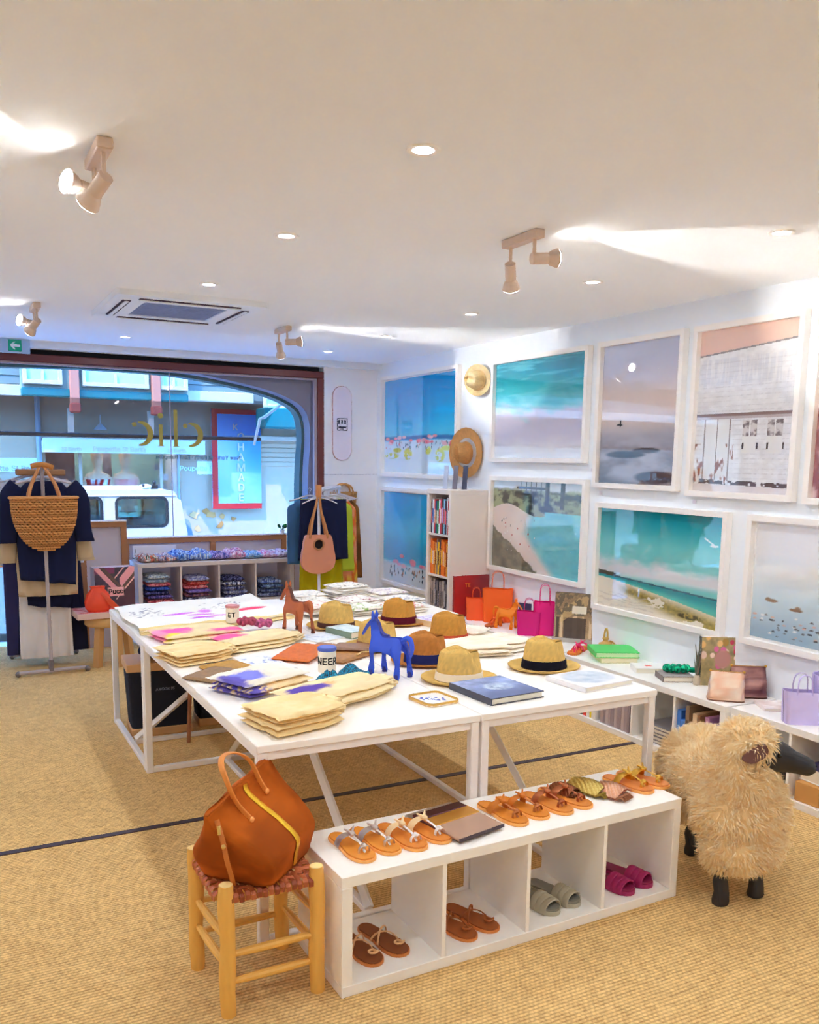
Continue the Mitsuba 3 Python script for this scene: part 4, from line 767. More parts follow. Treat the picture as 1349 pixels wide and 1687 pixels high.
garment_stack('folded_trousers', 'cream gathered cotton folded before the brown toy horse', 'folded clothing', (1.40, 4.37, ZT + 0.001), 12, 0.42, 0.25, 3, 0.020, tie(CREAM, [(-0.75, 0.35, 0.55, 0.5, (250, 90, 160))]), 47, gather=0.7)
garment_stack('folded_shirt', 'folded pink tie-dyed cotton with yellow edge at the left table edge', 'folded clothing', (1.165, 4.72, ZT + 0.001), 10, 0.46, 0.30, 2, 0.022, tie(CREAM, [(-0.5, -0.05, 0.38, 0.5, PNK), (-0.85, -0.6, 0.25, 0.3, (226, 206, 60)), (-0.95, 0.0, 0.18, 0.8, (246, 150, 190)), (0.6, -0.7, 0.5, 0.3, (250, 96, 166))]), 53)
garment_stack('folded_shirt', 'loose white shirt folded in the middle of the right table, beside the coral banded hat', 'folded clothing', (2.31, 3.75, ZT + 0.001), -10, 0.36, 0.27, 3, 0.022, plain(OFFW, (240, 226, 200)), 59, wr=1.3)
garment_stack('folded_shirt', 'second loose white shirt, folded behind the black banded hat', 'folded clothing', (2.57, 3.78, ZT + 0.001), 8, 0.2, 0.26, 3, 0.02, plain(OFFW, (238, 224, 204)), 61, wr=1.3)
garment_stack('folded_shirt', 'white shirt sleeve folded at the right table edge by the magenta bags', 'folded clothing', (2.56, 4.12, ZT + 0.001), 30, 0.20, 0.16, 2, 0.022, plain(OFFW, (238, 226, 212)), 63, wr=1.3)
# white printed sheet over the back left, its cream hem toward the camera
def sheetcol(u, v):
    c = mixc((244, 244, 240), (236, 234, 228), fb(u * 6, v * 6, 1, 3))
    for cu, cv, ru, rv, cc in ((0.34, 0.45, 0.12, 0.04, (206, 110, 226)), (0.46, 0.36, 0.10, 0.035, (214, 120, 230)), (0.43, 0.25, 0.09, 0.03, (196, 96, 220)), (0.52, 0.48, 0.05, 0.06, (214, 130, 226)), (0.56, 0.30, 0.08, 0.02, (220, 120, 226)), (0.82, 0.42, 0.14, 0.05, (240, 70, 110))):
        c = mixc(c, cc, blot(u, v, cu, cv, ru, rv) * 0.95)
    return mixc(c, (120, 120, 140), ((nz(u * 70, v * 40, 2) > 0.72) & ((np.hypot((u - 0.16) / 0.12, (v - 0.6) / 0.2) < 1) | (np.hypot((u - 0.68) / 0.16, (v - 0.68) / 0.16) < 1))) * 0.6)
t = Thing('printed_sheet', 'white cotton sheet with pink and violet print spread over the back of the table', 'sheet', None, (0, 0, ZT))
def shf(u, v):
    x = 0.905 + u * 0.95 + 0.012 * np.sin(v * 9); y = 4.86 + v * 0.90 + 0.02 * np.sin(u * 7) + 0.16 * u
    return np.stack([x, y, 0.014 + 0.014 * fb(u * 7, v * 6, 3, 3)], 1)
gt, uvt = grid(70, 60, shf); gb, uvb = grid(70, 60, lambda u, v: np.where(np.arange(3) == 2, 0.001, shf(u, v)))
gb.invert()
t.part('printed_top', gt, mat('cloth'), color=sheetcol(uvt[:, 0], uvt[:, 1]), smooth=True)
t.part('underside', gb, mat('cloth', (244, 240, 230)), smooth=True)
for k in range(3):
    uu = np.linspace(0, 1, 40); e = shf(uu, 0 * uu) + [0, 0.012 * k, 0.0]
    e[:, 2] = 0.006 + 0.011 * k + 0.005 * np.sin(uu * 23 + k * 2) * sst(0.1, 0.4, uu)
    t.part('hem_fold', tube(e, 0, 8, flat=(0.03, 0.010, (0, 1, 0.2))), mat('cloth', (240, 216, 158)))
# rows of white folded prints at the back
r = np.random.default_rng(71)
rows = [('with red stitching', (2.02, 5.10), (206, 60, 70)), ('with green leaf print', (2.30, 5.02), (120, 160, 60)), ('with fine red line', (2.58, 4.98), (190, 60, 60)), ('with dotted black print', (2.10, 5.36), (60, 50, 60)), ('with dark rose print', (2.40, 5.30), (150, 50, 70)), ('with small blue print', (2.68, 5.22), (90, 110, 160)), ('with black ring print', (2.45, 5.62), (50, 40, 44)), ('with pale grey print', (2.16, 5.64), (170, 170, 176)), ('with violet dots', (2.73, 5.55), (150, 110, 170))]
for k, (lab, (x, y), c) in enumerate(rows):
    def cf(u, v, top, s, c=c, k=k): 
        col = mixc((250, 246, 240), (240, 232, 220), fb(u * 3, v * 3, s, 3))
        if top: col = mixc(col, c, ((nz(u * 9 + k, v * 22, k) > 0.70) & (nz(u * 3, v * 2, k + 3) > 0.45)) * 0.85 + (np.abs(v + 0.75 + 0.05 * np.sin(u * 9)) < 0.05) * (nz(u * 30, k, 1) > 0.5) * 0.8)
        return col
    garment_stack('folded_shirt', f'folded white cotton {lab}, in the rows at the back of the table', 'folded clothing', (x, y, ZT + (0.018 if x < 2.05 else 0.001)), 10 + r.normal() * 4, 0.25, 0.23, 3 if k != 6 else 6, 0.02, cf, 80 + 7 * k, 'white folded prints', wr=0.5, nu=40, nv=34)

# ---------------------------------------------------------------- pouches, papers, books on the table
def pouch(label, loc, rz, w, d, h, c, c2=None, seed=0, flap=None, name='suede_pouch', kind='leather', stud=None, rx=0, ry=0):
    t = Thing(name, label, 'pouch', None, loc, rz, rx, ry)
    m, uv, tp = slab(w, d, h, seed, p=14, wr=0.25, nu=26, nv=22, jag=0.004)
    t.part('body', m, mat(kind), color=mixc(c, np.array(c) * 0.82 if c2 is None else c2, fb(uv[:, 0] * 9, uv[:, 1] * 9, seed, 3)), smooth=True)
    if flap is not None:
        m, uv, tp = slab(w * 1.005, d * flap[0], h * 0.5, seed + 3, p=14, wr=0.2, nu=20, nv=14, jag=0.004); m.apply_translation([0, d / 2 - d * flap[0] / 2, h * 0.78])
        t.part('flap', m, mat(kind), color=mixc(flap[1], np.array(flap[1]) * 0.85, fb(uv[:, 0] * 9, uv[:, 1] * 9, seed, 3)), smooth=True)
    if stud: t.part('zip_pull', tf(tube([(0, 0, 0), (0.05, 0.01, 0.004), (0.09, -0.01, 0.002)], 0.004, 6), stud), mat('leather', (226, 190, 120)))
    return t
pouch('grey brown suede pouch overhanging the left table edge', (1.02, 3.80, ZT + 0.001), 38, 0.24, 0.17, 0.018, (156, 120, 80), seed=3)
pouch('mustard suede pouch under the grey brown one', (1.11, 3.94, ZT + 0.001), 20, 0.20, 0.15, 0.014, (196, 144, 60), seed=5)
pouch('bright orange suede pouch in the middle of the left table', (1.52, 4.02, ZT + 0.012), 46, 0.30, 0.20, 0.018, (214, 110, 34), (190, 88, 24), seed=7, ry=-3)
pouch('dusty rose leather pouch leaning on the orange pouch', (1.67, 4.10, ZT + 0.001), 42, 0.24, 0.18, 0.016, (176, 120, 96), seed=9)
pouch('caramel leather pouch with a tan pull under the grey pouch', (1.70, 3.90, ZT + 0.001), 30, 0.26, 0.16, 0.02, (176, 120, 62), seed=11, stud=(0.0, -0.07, 0.024))
pouch('grey brown leather pouch lying beside the blue toy horse', (1.80, 3.98, ZT + 0.022), -30, 0.22, 0.15, 0.018, (150, 112, 90), seed=13)
def sheet(name, label, loc, rz, w, d, colfn, h=0.006, res=(40, 40), cat_='print'):
    t = Thing(name, label, cat_, None, loc, rz)
    t.part('board', box(w, d, h, (0, 0, h / 2), 0.001), mat('paper', (244, 240, 232)))
    g, uv = grid(*res, lambda u, v: np.stack([(u - 0.5) * w * 0.985, (v - 0.5) * d * 0.985, h + 0.0005 + 0 * u], 1))
    t.part('print', g, mat('coat'), color=np.clip(colfn(uv[:, 0], uv[:, 1]), 0, 255), smooth=False)
    return t
def blueprint(u, v): return mixc((236, 240, 246), (120, 140, 206), (fb(u * 9, v * 9, 4, 3) > 0.62) * sst(0.05, 0.2, u) * sst(0.95, 0.8, u) * sst(0.1, 0.3, v) * sst(0.9, 0.7, v) * 0.8)
sheet('paper_print', 'white paper print with pale blue drawing between the cream piles', (1.30, 3.95, ZT + 0.001), 8, 0.17, 0.36, blueprint)
sheet('clear_folder', 'thin pale folder lying under the orange pouch and brown toy horse', (1.80, 4.42, ZT + 0.001), 18, 0.26, 0.20, lambda u, v: mixc((226, 234, 244), (170, 190, 226), (nz(u * 20, v * 20, 1) > 0.7) * 0.5), 0.004)
# small white tray with blue print and gold rim
t = Thing('tray', 'small square white tray with blue figures and gilt rim near the front table edge', 'tray', None, (1.715, 3.04, ZT + 0.001), 6)
base = rrect(0.155, 0.175, 0.03)
t.part('base', prism(base, 0.006), mat('gloss', (248, 246, 240)))
t.part('rim', tf(prism(base.difference(base.buffer(-0.004)), 0.014), (0, 0, 0)), mat('metal', (206, 160, 80)))
bl = [Point(x, y).buffer(s) for x, y, s in ((-0.04, 0.03, .007), (-0.03, 0.04, .006), (-0.02, 0.02, .008), (0.0, 0.03, .006), (-0.005, 0.0, .009), (0.02, 0.01, .006), (0.01, -0.02, .008), (0.03, -0.03, .007), (0.04, -0.01, .006), (-0.04, 0.01, .005))]
bl += [sbox(x - .002, y - .018, x + .002, y + .004) for x, y in ((-.04, .03), (-.02, .02), (0, 0), (.01, -.02), (.03, -.03))]
t.part('print', tf(prism(unary_union(bl), 0.0006), (0, 0, 0.006)), mat('satin', (80, 96, 190)))
def storm(u, v): return mixc(mixc((84, 96, 140), (150, 168, 214), fb(u * 4, v * 4, 3, 4) * sst(0.0, 0.8, v) * 1.4), (196, 212, 226), blot(u, v, 0.55, 0.5, 0.3, 0.22) * fb(u * 12, v * 12, 5, 3) * 1.1)
book('book', 'dark blue hardcover book with cloudy cover at the front table edge', 'book', on(2.01, 3.03, rz=4, s=1), 0.27, 0.30, 0.028, (46, 48, 66), printfn=storm, res=(70, 70))
book('book', 'large white hardcover book with misty cover at the right front table corner', 'book', on(2.49, 3.01, rz=6, s=1), 0.29, 0.25, 0.022, (236, 234, 238), printfn=lambda u, v: mixc((240, 240, 244), (170, 186, 206), fb(u * 5, v * 5, 8, 4) * blot(u, v, 0.5, 0.55, 0.5, 0.5) * 1.3))
book('book', 'small thick book with sea cover between the pale hats', 'book', on(1.95, 4.43, rz=16, s=1), 0.15, 0.22, 0.036, (110, 130, 110), printfn=lambda u, v: mixc((176, 210, 226), (236, 244, 246), fb(u * 6, v * 6, 2, 3)), pages=(240, 226, 204))
book('book', 'small white book with floral spine behind the coral banded hat', 'book', on(2.545, 4.50, rz=16, s=1), 0.17, 0.23, 0.034, (236, 200, 150), printfn=lambda u, v: mixc((232, 230, 246), (176, 150, 216), (fb(u * 12, v * 12, 6, 3) > 0.55) * 0.7))
for k, (x, y, rz, lab, c) in enumerate(((1.445, 3.45, 30, 'teal patterned folded scarf ring in front of the tall canister', 1), (1.575, 3.52, -30, 'teal patterned folded bandana beside the tall canister', 1))):
    t = Thing('bandana', lab, 'bandana', None, (x, y, ZT + 0.001), rz)
    m, uv, tp = slab(0.14, 0.11, 0.03, 90 + k, p=3, wr=0.8, nu=44, nv=36)
    m.vertices[:, 2] *= 1 + 0.8 * np.exp(-((uv[:, 0] + 0.2) / 0.4) ** 2)
    pat = (np.abs(((uv[:, 0] * 3 + uv[:, 1] * 3) * 1.5) % 1 - 0.5) < 0.2) | (np.abs(((uv[:, 0] * 3 - uv[:, 1] * 3) * 1.5) % 1 - 0.5) < 0.14)
    t.part('cloth', m, mat('cloth'), color=mixc((30, 150, 190), (60, 50, 60), pat * 0.85), smooth=True)
    t.part('roll', tube(spline([(-0.06, -0.045, 0.012), (-0.02, -0.055, 0.02), (0.03, -0.05, 0.018), (0.065, -0.03, 0.012)], 14), 0.013, 10), mat('cloth', (50, 110, 130)))
for k, (x, y, c, lab) in enumerate(((1.45, 4.70, (206, 92, 120), 'rust pink scrunchie lying left of another on the pink cotton'), (1.555, 4.73, (232, 120, 170), 'rose pink scrunchie before the small canister'))):
    t = Thing('scrunchie', lab, 'scrunchie', None, (x, y, ZT + 0.047 - 0.022 * k))
    th = np.arange(60) * 2 * PI / 60; pts = np.stack([0.035 * np.cos(th), 0.03 * np.sin(th), 0.02 + 0.004 * np.sin(th * 9)], 1)
    m = tube(pts, 0.016 + 0.006 * np.sin(th * 13), 12, close=True); t.one(m, mat('cloth'), color=mixc(c, np.array(c) * 0.6, nz(m.vertices[:, 0] * 150, m.vertices[:, 1] * 150, 2)), smooth=True)
# canisters with lettering
def canister(label, loc, r, h, lid, word, ang, body=(250, 238, 216)):
    t = Thing('canister', label, 'canister', None, loc)
    t.part('body', lathe([(0.0001, 0), (r, 0), (r, h * 0.86), (0.0001, h * 0.86)], 40), mat('satin', body), smooth=40)
    t.part('lid', lathe([(r * 1.03, h * 0.85), (r * 1.05, h * 0.86), (r * 1.05, h * 0.975), (r * 0.98, h), (0.0001, h)], 40), mat('satin', lid), smooth=40)
    m = text(word, h * 0.27, 0.001); v = m.vertices.copy(); a = ang + v[:, 0] / r; rr = r + 0.0004 + v[:, 2]
    # wrap the word around the wall; z keeps the letter height
    t.part('lettering', tm(np.stack([rr * np.cos(a), rr * np.sin(a), h * 0.33 + v[:, 1]], 1), m.faces), mat('matte', (40, 36, 34)), smooth=False)
canister('white canister with blue lid and black lettering beside the blue toy horse', (1.515, 3.685, ZT + 0.001), 0.042, 0.115, (84, 104, 190), 'NEER', -1.95)
canister('small white canister with rose lid and black lettering on the pink cotton', (1.43, 4.90, ZT + 0.03), 0.038, 0.10, (214, 146, 146), 'ET', -1.98)

# ---------------------------------------------------------------- leather toy horses
def toy_horse(label, M, c, dark):
    """Two leather side panels leaning together at the back, with neck, head, mane and tail."""
    t = Thing('toy_horse', label, 'toy horse', None, M=M)
    side = Polygon(spline([(-0.088, 0.0), (-0.076, 0.0), (-0.070, 0.05), (-0.052, 0.095), (0.0, 0.105), (0.040, 0.098), (0.047, 0.05), (0.052, 0.0), (0.066, 0.0), (0.070, 0.06), (0.074, 0.11), (0.080, 0.155), (0.098, 0.20), (0.092, 0.232), (0.066, 0.232), (0.050, 0.205), (0.034, 0.172), (-0.04, 0.166), (-0.072, 0.165), (-0.090, 0.13), (-0.094, 0.06)], 90, close=True)).buffer(0)
    fine = trimesh.creation.extrude_polygon(side, 0.003, engine='earcut'); fine = fine.subdivide().subdivide()
    bodies = []
    for s in (-1, 1):
        v = fine.vertices.copy(); x, z, k = v[:, 0], v[:, 1], v[:, 2]
        lean = 0.040 * np.clip(1 - z / 0.185, 0, 1) ** 0.6 + 0.018 * np.exp(-((z - 0.115) / 0.035) ** 2) * sst(0.09, 0.06, np.abs(x))
        y = s * (lean + 0.003 + k)
        spl = 1 + 0.0 * x
        f = fine.faces if s < 0 else fine.faces[:, ::-1]
        bodies.append(tm(np.stack([x * spl, y, z], 1), f))
    t.part('body', cat(bodies), mat('leather', c), smooth=50)
    head = loft([superring(a, b, 0, 14, 2.4) @ trimesh.transformations.rotation_matrix(math.radians(ang), [0, 1, 0])[:3, :3].T + np.array([x, 0, z]) for a, b, x, z, ang in ((0.016, 0.013, 0.078, 0.222, 20), (0.022, 0.016, 0.094, 0.222, 50), (0.020, 0.014, 0.116, 0.200, 60), (0.014, 0.011, 0.134, 0.176, 62), (0.012, 0.010, 0.142, 0.163, 62))])
    t.part('head', head, mat('leather', c), smooth=50)
    for s in (-1, 1): t.part('ear', tube([(0.080, s * 0.009, 0.228), (0.078, s * 0.012, 0.252), (0.080, s * 0.012, 0.268)], [0.008, 0.007, 0.001], 8), mat('leather', c))
    t.part('mane', tube(spline([(0.082, 0, 0.238), (0.060, 0, 0.224), (0.046, 0, 0.196), (0.030, 0, 0.176), (0.0, 0, 0.170)], 16), 0, 6, flat=(0.02, 0.008, (0, 1, 0))), mat('leather', dark))
    t.part('tail', tube(spline([(-0.078, 0, 0.158), (-0.112, 0, 0.172), (-0.128, 0, 0.14), (-0.122, 0, 0.09)], 18), np.r_[np.linspace(0.012, 0.010, 12), np.linspace(0.009, 0.002, 6)], 8), mat('leather', c))
    for (x, s) in ((-0.082, -1), (-0.082, 1), (0.059, -1), (0.059, 1)):
        t.part('hoof', tf(lathe([(0.0001, 0), (0.012, 0), (0.010, 0.012), (0.007, 0.022), (0.0001, 0.022)], 12), (x, s * 0.043, 0)), mat('leather', dark))
    return t
toy_horse('brown leather toy horse standing among the cream clothing', mat4((1.71, 4.595, ZT + 0.006), 105, s=1.05), (176, 92, 48), (84, 40, 24))
toy_horse('cobalt blue leather toy horse in the middle of the table', mat4((1.735, 3.495, ZT + 0.001), 112, s=1.08), (50, 84, 206), (46, 50, 130))
toy_horse('orange leather toy animal on the low shelf among the orange bags', mat4((3.855, 5.68, ZL + 0.001), -60, s=0.92), (244, 132, 20), (214, 100, 10))
# ---------------------------------------------------------------- leather bags
def leather_bag(label, loc, rz, w, d, h, c, handle=0.11, inner=None, flare=1.12, group=None, cat_='bag', drop=0.0, name='handbag'):
    """An open topped leather tote: one thin-walled body, two strap handles, dark lining."""
    t = Thing(name, label, cat_, group, loc, rz)
    rings = []
    for s in np.linspace(0, 1, 9):
        k = 1 + (flare - 1) * s; q = superring(w / 2 * k, d / 2 * (1 - 0.25 * s) * (1 + 0.10 * math.sin(s * PI)), h * s, 36, 7); q[:, 2] += 0.004 * s * np.sin(q[:, 0] * 60); rings.append(q)
    out = loft(rings + [rings[-1] * [0.97, 0.93, 1]] + [r_ * [0.97, 0.93, 1] + [0, 0, 0.003] for r_ in rings[::-1][1:]])
    t.part('body', out, mat('leather', c), smooth=45)
    lin_ = inner or tuple(int(v * 0.55) for v in c)
    t.part('lining', loft([superring(w / 2 * (1 + (flare - 1) * s) * 0.955, d / 2 * (1 - 0.25 * s) * 0.9, h * s + 0.002, 30, 7) for s in (0.02, 0.5, 0.86)]), mat('leather', lin_), smooth=45)
    for sy in (-1, 1):
        p = spline([(-w * 0.22, sy * d * 0.37, h * 0.92), (-w * 0.21, sy * d * 0.36, h + handle * 0.45), (-w * 0.10, sy * d * 0.30 + 0.4 * drop, h + handle * 0.92 - drop), (w * 0.10, sy * d * 0.30 + 0.4 * drop, h + handle * 0.92 - drop), (w * 0.21, sy * d * 0.36, h + handle * 0.45), (w * 0.22, sy * d * 0.37, h * 0.92)], 26)
        t.part('handle', tube(p, 0, 8, flat=(0.016, 0.004, (0, 1, 0))), mat('leather', c if sy < 0 else tuple(int(v * 0.85) for v in c)))
    for s in (-1, 1): t.part('side_seam', tube([(s * w / 2 * 1.005, 0, 0.002), (s * w / 2 * flare * 1.0, 0, h * 0.985)], 0.003, 6), mat('leather', tuple(int(v * 0.8) for v in c)))
    return t
OR1, OR2, MG1, MG2, LV = (250, 96, 40), (250, 104, 30), (214, 16, 120), (236, 20, 128), (206, 192, 240)
z = ZL + 0.001
leather_bag('small orange leather tote, left of the larger orange tote', (3.83, 6.10, z), -30, 0.15, 0.10, 0.18, OR1, 0.09)
leather_bag('larger orange leather tote against the wall beside the red book', (3.945, 5.96, z), -30, 0.22, 0.12, 0.27, OR2, 0.15)
leather_bag('small magenta leather tote in front of the taller magenta bag', (3.86, 5.40, z), -34, 0.16, 0.10, 0.18, MG1, 0.10)
leather_bag('taller hot pink leather bag behind the small magenta tote', (3.975, 5.36, z), -34, 0.17, 0.12, 0.25, MG2, 0.16, flare=0.94, drop=0.02)
leather_bag('small lavender leather tote in front at the right edge', (3.80, 2.93, z), -32, 0.165, 0.10, 0.165, LV, 0.09)
leather_bag('tall lavender leather tote behind at the right edge, cut by the frame', (3.96, 2.86, z), -32, 0.20, 0.11, 0.25, (200, 186, 238), 0.10)
# books standing and lying on the low shelf
def standing_book(label, loc, rz, w, h, th, cover, fn, spine=None, res=(50, 60), tilt=-6, title=None, name='book', open_=0, page=(236, 234, 236)):
    """A book on its foot, front cover facing local -y, spine at -x."""
    t = Thing(name, label, 'book', None, loc, rz, rx=tilt)
    m = mat('coat', cover)
    t.part('cover', cat([bx(-w / 2, w / 2, 0, 0.003, 0, h), bx(-w / 2, w / 2, th - 0.003, th, 0, h), bx(-w / 2, -w / 2 + 0.004, 0, th, 0, h)]), m)
    t.part('pages', bx(-w / 2 + 0.004, w / 2 - 0.005, 0.003, th - 0.003, 0.004, h - 0.004), mat('paper', page))
    g, uv = grid(*res, lambda u, v: np.stack([(u - 0.5) * w * 0.998, -0.0006 + 0 * u, v * h], 1))
    t.part('cover_print', g, mat('coat'), color=np.clip(fn(uv[:, 0], uv[:, 1]), 0, 255), smooth=False)
    if spine: 
        t.part('spine_face', bx(-w / 2 - 0.0012, -w / 2, 0.001, th - 0.001, 0, h), mat('satin', spine[0]))
        if spine[1]: t.part('spine_title', tf(tf(text(spine[1], th * 0.55, 0.0008), rx=90, rz=-90), (0, 0, 0)) if False else tf(tm(*(lambda m_: (np.stack([-w / 2 - 0.0014 - m_.vertices[:, 2], th * 0.78 - (m_.vertices[:, 1]), h * 0.72 - m_.vertices[:, 0]], 1), m_.faces))(text(spine[1], th * 0.55, 0.0008)))), mat('matte', (240, 240, 240)))
    if title: 
        t.part('title_plate', bx(title[2] - title[4], title[2] + title[4], -0.0022, -0.0008, title[3] - 0.012, title[3] + title[1] + 0.012), mat('paper', title[6] if len(title) > 6 else (236, 226, 206)))
        if title[0]: t.part('title', tf(tf(text(title[0], title[1], 0.0008), rx=90), (title[2], -0.0024, title[3])), mat('matte', title[5]))
    return t
standing_book('red hardcover book standing against the bookcase side behind the orange totes', (3.885, 6.262, z), 0, 0.34, 0.345, 0.03, (150, 24, 26), lambda u, v: mixc((176, 26, 26), (132, 12, 20), sst(0.2, 0.9, u)), tilt=-1, page=(226, 150, 150))
Tt = Thing('lettering', 'small orange letters TE on the red book behind the orange totes', 'lettering', None, (3.84, 6.258, z + 0.25), 0); Tt.one(tf(text('TE', 0.03, 0.001), rx=90), mat('matte', (240, 130, 60)))
def columns(u, v):
    f = fb(u * 12, v * 12, 4, 4); c = mixc((110, 84, 60), (196, 164, 120), f); c = mixc(c, (226, 200, 160), (nz(u * 17, 2 + 0 * u, 3) > 0.62) * (v < 0.55 * (0.7 + 0.5 * nz(u * 17, 5 + 0 * u, 1))) * (v > 0.1) * 0.85); c = mixc(c, (50, 36, 30), (nz(u * 15, 7 + 0 * u, 2) > 0.6) * (v < 0.5) * (v > 0.08) * 0.85); c = mixc(c, (206, 176, 120), (np.abs(v - 0.55 - 0.6 * (u - 0.2)) < 0.13) * (u > 0.15) * 0.6)
    return mixc(mixc(c, (80, 70, 56), (v > 0.55) * (f > 0.5) * 0.8), (170, 160, 150), (v < 0.08))
standing_book('large photo book with a sunlit colonnade cover standing beside the pink bags', (3.985, 5.01, z), -50, 0.30, 0.36, 0.045, (96, 74, 56), columns, spine=((214, 220, 240), None), res=(90, 90), tilt=-3, title=(None, 0.03, 0.03, 0.225, 0.052, (120, 90, 60)))
t = Thing('photo_card', 'small dark blue picture card standing on the shelf behind the orange toy animal', 'card', None, (4.03, 5.69, z), -60); t.part('card', bx(-0.07, 0.07, 0, 0.006, 0, 0.2), mat('paper', (232, 230, 236))); t.part('image', bx(-0.055, 0.055, -0.001, 0.001, 0.08, 0.185), mat('coat', (40, 40, 84)))
GR = (72, 200, 96)
book('book', 'lower green edged book under the bright green book', 'book', mat4((3.905, 4.48, z), -24), 0.25, 0.27, 0.032, (206, 206, 150), pages=(240, 232, 200))
book('book', 'bright green hardcover book on top of another book on the low shelf', 'book', mat4((3.905, 4.49, z + 0.033), -27), 0.29, 0.27, 0.034, GR, pages=(214, 240, 190), title=('GREEN' if False else 'MIAMI', 0.02, 0.0, 0.0, (230, 240, 220)) if False else None)
book('book', 'small white book with a red dot lying on the low shelf beside the green books', 'book', mat4((3.875, 4.12, z), -28), 0.19, 0.16, 0.032, (244, 240, 232), printfn=lambda u, v: mixc((246, 244, 240), (220, 60, 60), blot(u, v, 0.5, 0.5, 0.14, 0.12)))
book('book', 'small grey book carrying the green sequin scrunchie', 'book', mat4((3.87, 3.885, z), -26), 0.19, 0.16, 0.034, (110, 96, 92), printfn=lambda u, v: mixc((170, 160, 160), (140, 130, 130), v))
t = Thing('scrunchie', 'emerald sequined scrunchie lying on the small grey book', 'scrunchie', None, (3.90, 3.90, z + 0.0355), -30)
th = np.arange(70) * 2 * PI / 70; sq = tube(np.stack([0.062 * np.cos(th), 0.018 * np.sin(th), 0.026 + 0 * th], 1), 0.022 + 0.004 * np.sin(th * 11), 14, close=True)
t.part('sequins', sq, mat('foil'), color=mixc((0, 110, 80), (40, 226, 170), (nz(sq.vertices[:, 0] * 260, sq.vertices[:, 1] * 260, sq.vertices[:, 2] * 260) > 0.55)), smooth=False)
t.part('tail', tube([(0.06, 0, 0.02), (0.10, -0.01, 0.018), (0.13, 0.0, 0.014)], [0.016, 0.018, 0.014], 10), mat('foil', (0, 130, 96)))
t = Thing('twig_vase', 'tiny glass vase holding a slim spiky sprig before the floral book', 'vase', None, (3.89, 3.725, z))
t.part('vase', lathe([(0.0001, 0), (0.02, 0), (0.022, 0.03), (0.014, 0.06), (0.012, 0.06), (0.018, 0.03), (0.016, 0.005), (0.0001, 0.005)], 20), mat('gloss', (206, 190, 166)))
for k in range(9):
    a = k * 2.4; t.part('leaf', tube(spline([(0, 0, 0.03 + 0.012 * k), (0.012 * math.cos(a), 0.012 * math.sin(a), 0.09 + 0.015 * k), (0.022 * math.cos(a), 0.022 * math.sin(a), 0.14 + 0.017 * k)], 8), [0.005, 0.006, 0.006, 0.005, 0.004, 0.003, 0.002, 0.001], 6), mat('satin', ((70, 76, 60), (96, 100, 84), (120, 100, 84))[k % 3]))
def floral(u, v):
    f = fb(u * 7, v * 9, 5, 4); c = mixc((206, 176, 120), (120, 110, 70), f)
    c = crowd(c, u, v, 26, 31, 0.0, 1.0, 0.0, 1.0, 0.10, 0.08, [(226, 110, 160), (236, 190, 120), (196, 50, 80), (246, 214, 196), (170, 130, 40)])
    return mixc(c, (196, 140, 130), blot(u, v, 0.62, 0.55, 0.28, 0.22))
standing_book('upright book with a floral cover and black spine behind the metallic pouches', (3.985, 3.655, z), -32, 0.20, 0.29, 0.055, (230, 214, 200), floral, spine=((34, 32, 36), 'PAL'), res=(60, 80), tilt=-3)
def kosmetic(label, loc, rz, w, d, h, c, c2, seed):
    t = Thing('makeup_pouch', label, 'pouch', None, loc, rz)
    rings = []
    for s in np.linspace(0, 1, 12): rings.append(superring(w / 2 * (1 - 0.10 * s), d / 2 * (1 - s ** 1.4) + 0.004, h * s, 40, 5))
    m = loft(rings); v = m.vertices; n = fb(v[:, 0] * 22, v[:, 1] * 22, v[:, 2] * 22 + seed, 3) - 0.5
    m.vertices[:, 1] += 0.022 * n * (v[:, 2] > 0.004); m.vertices[:, 0] += 0.012 * n * (v[:, 2] > .004)
    t.part('body', m, mat('foil'), color=mixc(c, c2, sst(-0.2, 0.25, n)), smooth=True)
    t.part('zip', tube([(-w * 0.44, 0, h + 0.002), (w * 0.44, 0, h + 0.002)], 0, 6, flat=(0.012, 0.006, (0, 1, 0))), mat('metal', (206, 160, 110)))
    for s in (-1, 1): t.part('zip_end', ellipsoid(0.008, 0.008, 0.008, (s * w * 0.44, 0, h + 0.004), 2), mat('metal', (240, 190, 90)))
    return t
kosmetic('rose gold metallic pouch in front on the low shelf', (3.80, 3.42, z), -44, 0.20, 0.12, 0.155, (240, 190, 160), (250, 226, 206), 1)
kosmetic('dark bronze metallic pouch behind the rose gold one', (3.965, 3.42, z), -34, 0.21, 0.12, 0.17, (110, 70, 70), (196, 150, 140), 5)
book('book', 'thin pale pink book lying between the bronze pouch and the lavender tote', 'book', mat4((3.93, 3.17, z), -30), 0.21, 0.17, 0.016, (230, 214, 210), printfn=lambda u, v: mixc((214, 190, 186), (250, 244, 244), fb(u * 4, v * 4, 2, 3)))
t = Thing('raffia_pouch', 'small raffia drawstring pouch against the wall behind the green books', 'pouch', None, (4.0, 4.68, z), -20)
rr = [(0.0001, 0), (0.05, 0.002), (0.058, 0.03), (0.045, 0.06), (0.016, 0.075), (0.024, 0.095), (0.02, 0.10), (0.0001, 0.09)]
m = lathe(rr, 36, 1.0, 0.7); m.vertices[:, :2] *= (1 + 0.05 * np.sin(np.arctan2(m.vertices[:, 1], m.vertices[:, 0]) * 14))[:, None]
t.part('body', m, mat('matte', (214, 170, 104)), smooth=40); t.part('loop', tube(spline([(-0.01, 0, 0.09), (-0.008, 0, 0.14), (0, 0, 0.165), (0.01, 0, 0.14), (0.01, 0, 0.09)], 14), 0.007, 8), mat('matte', (206, 164, 96)))
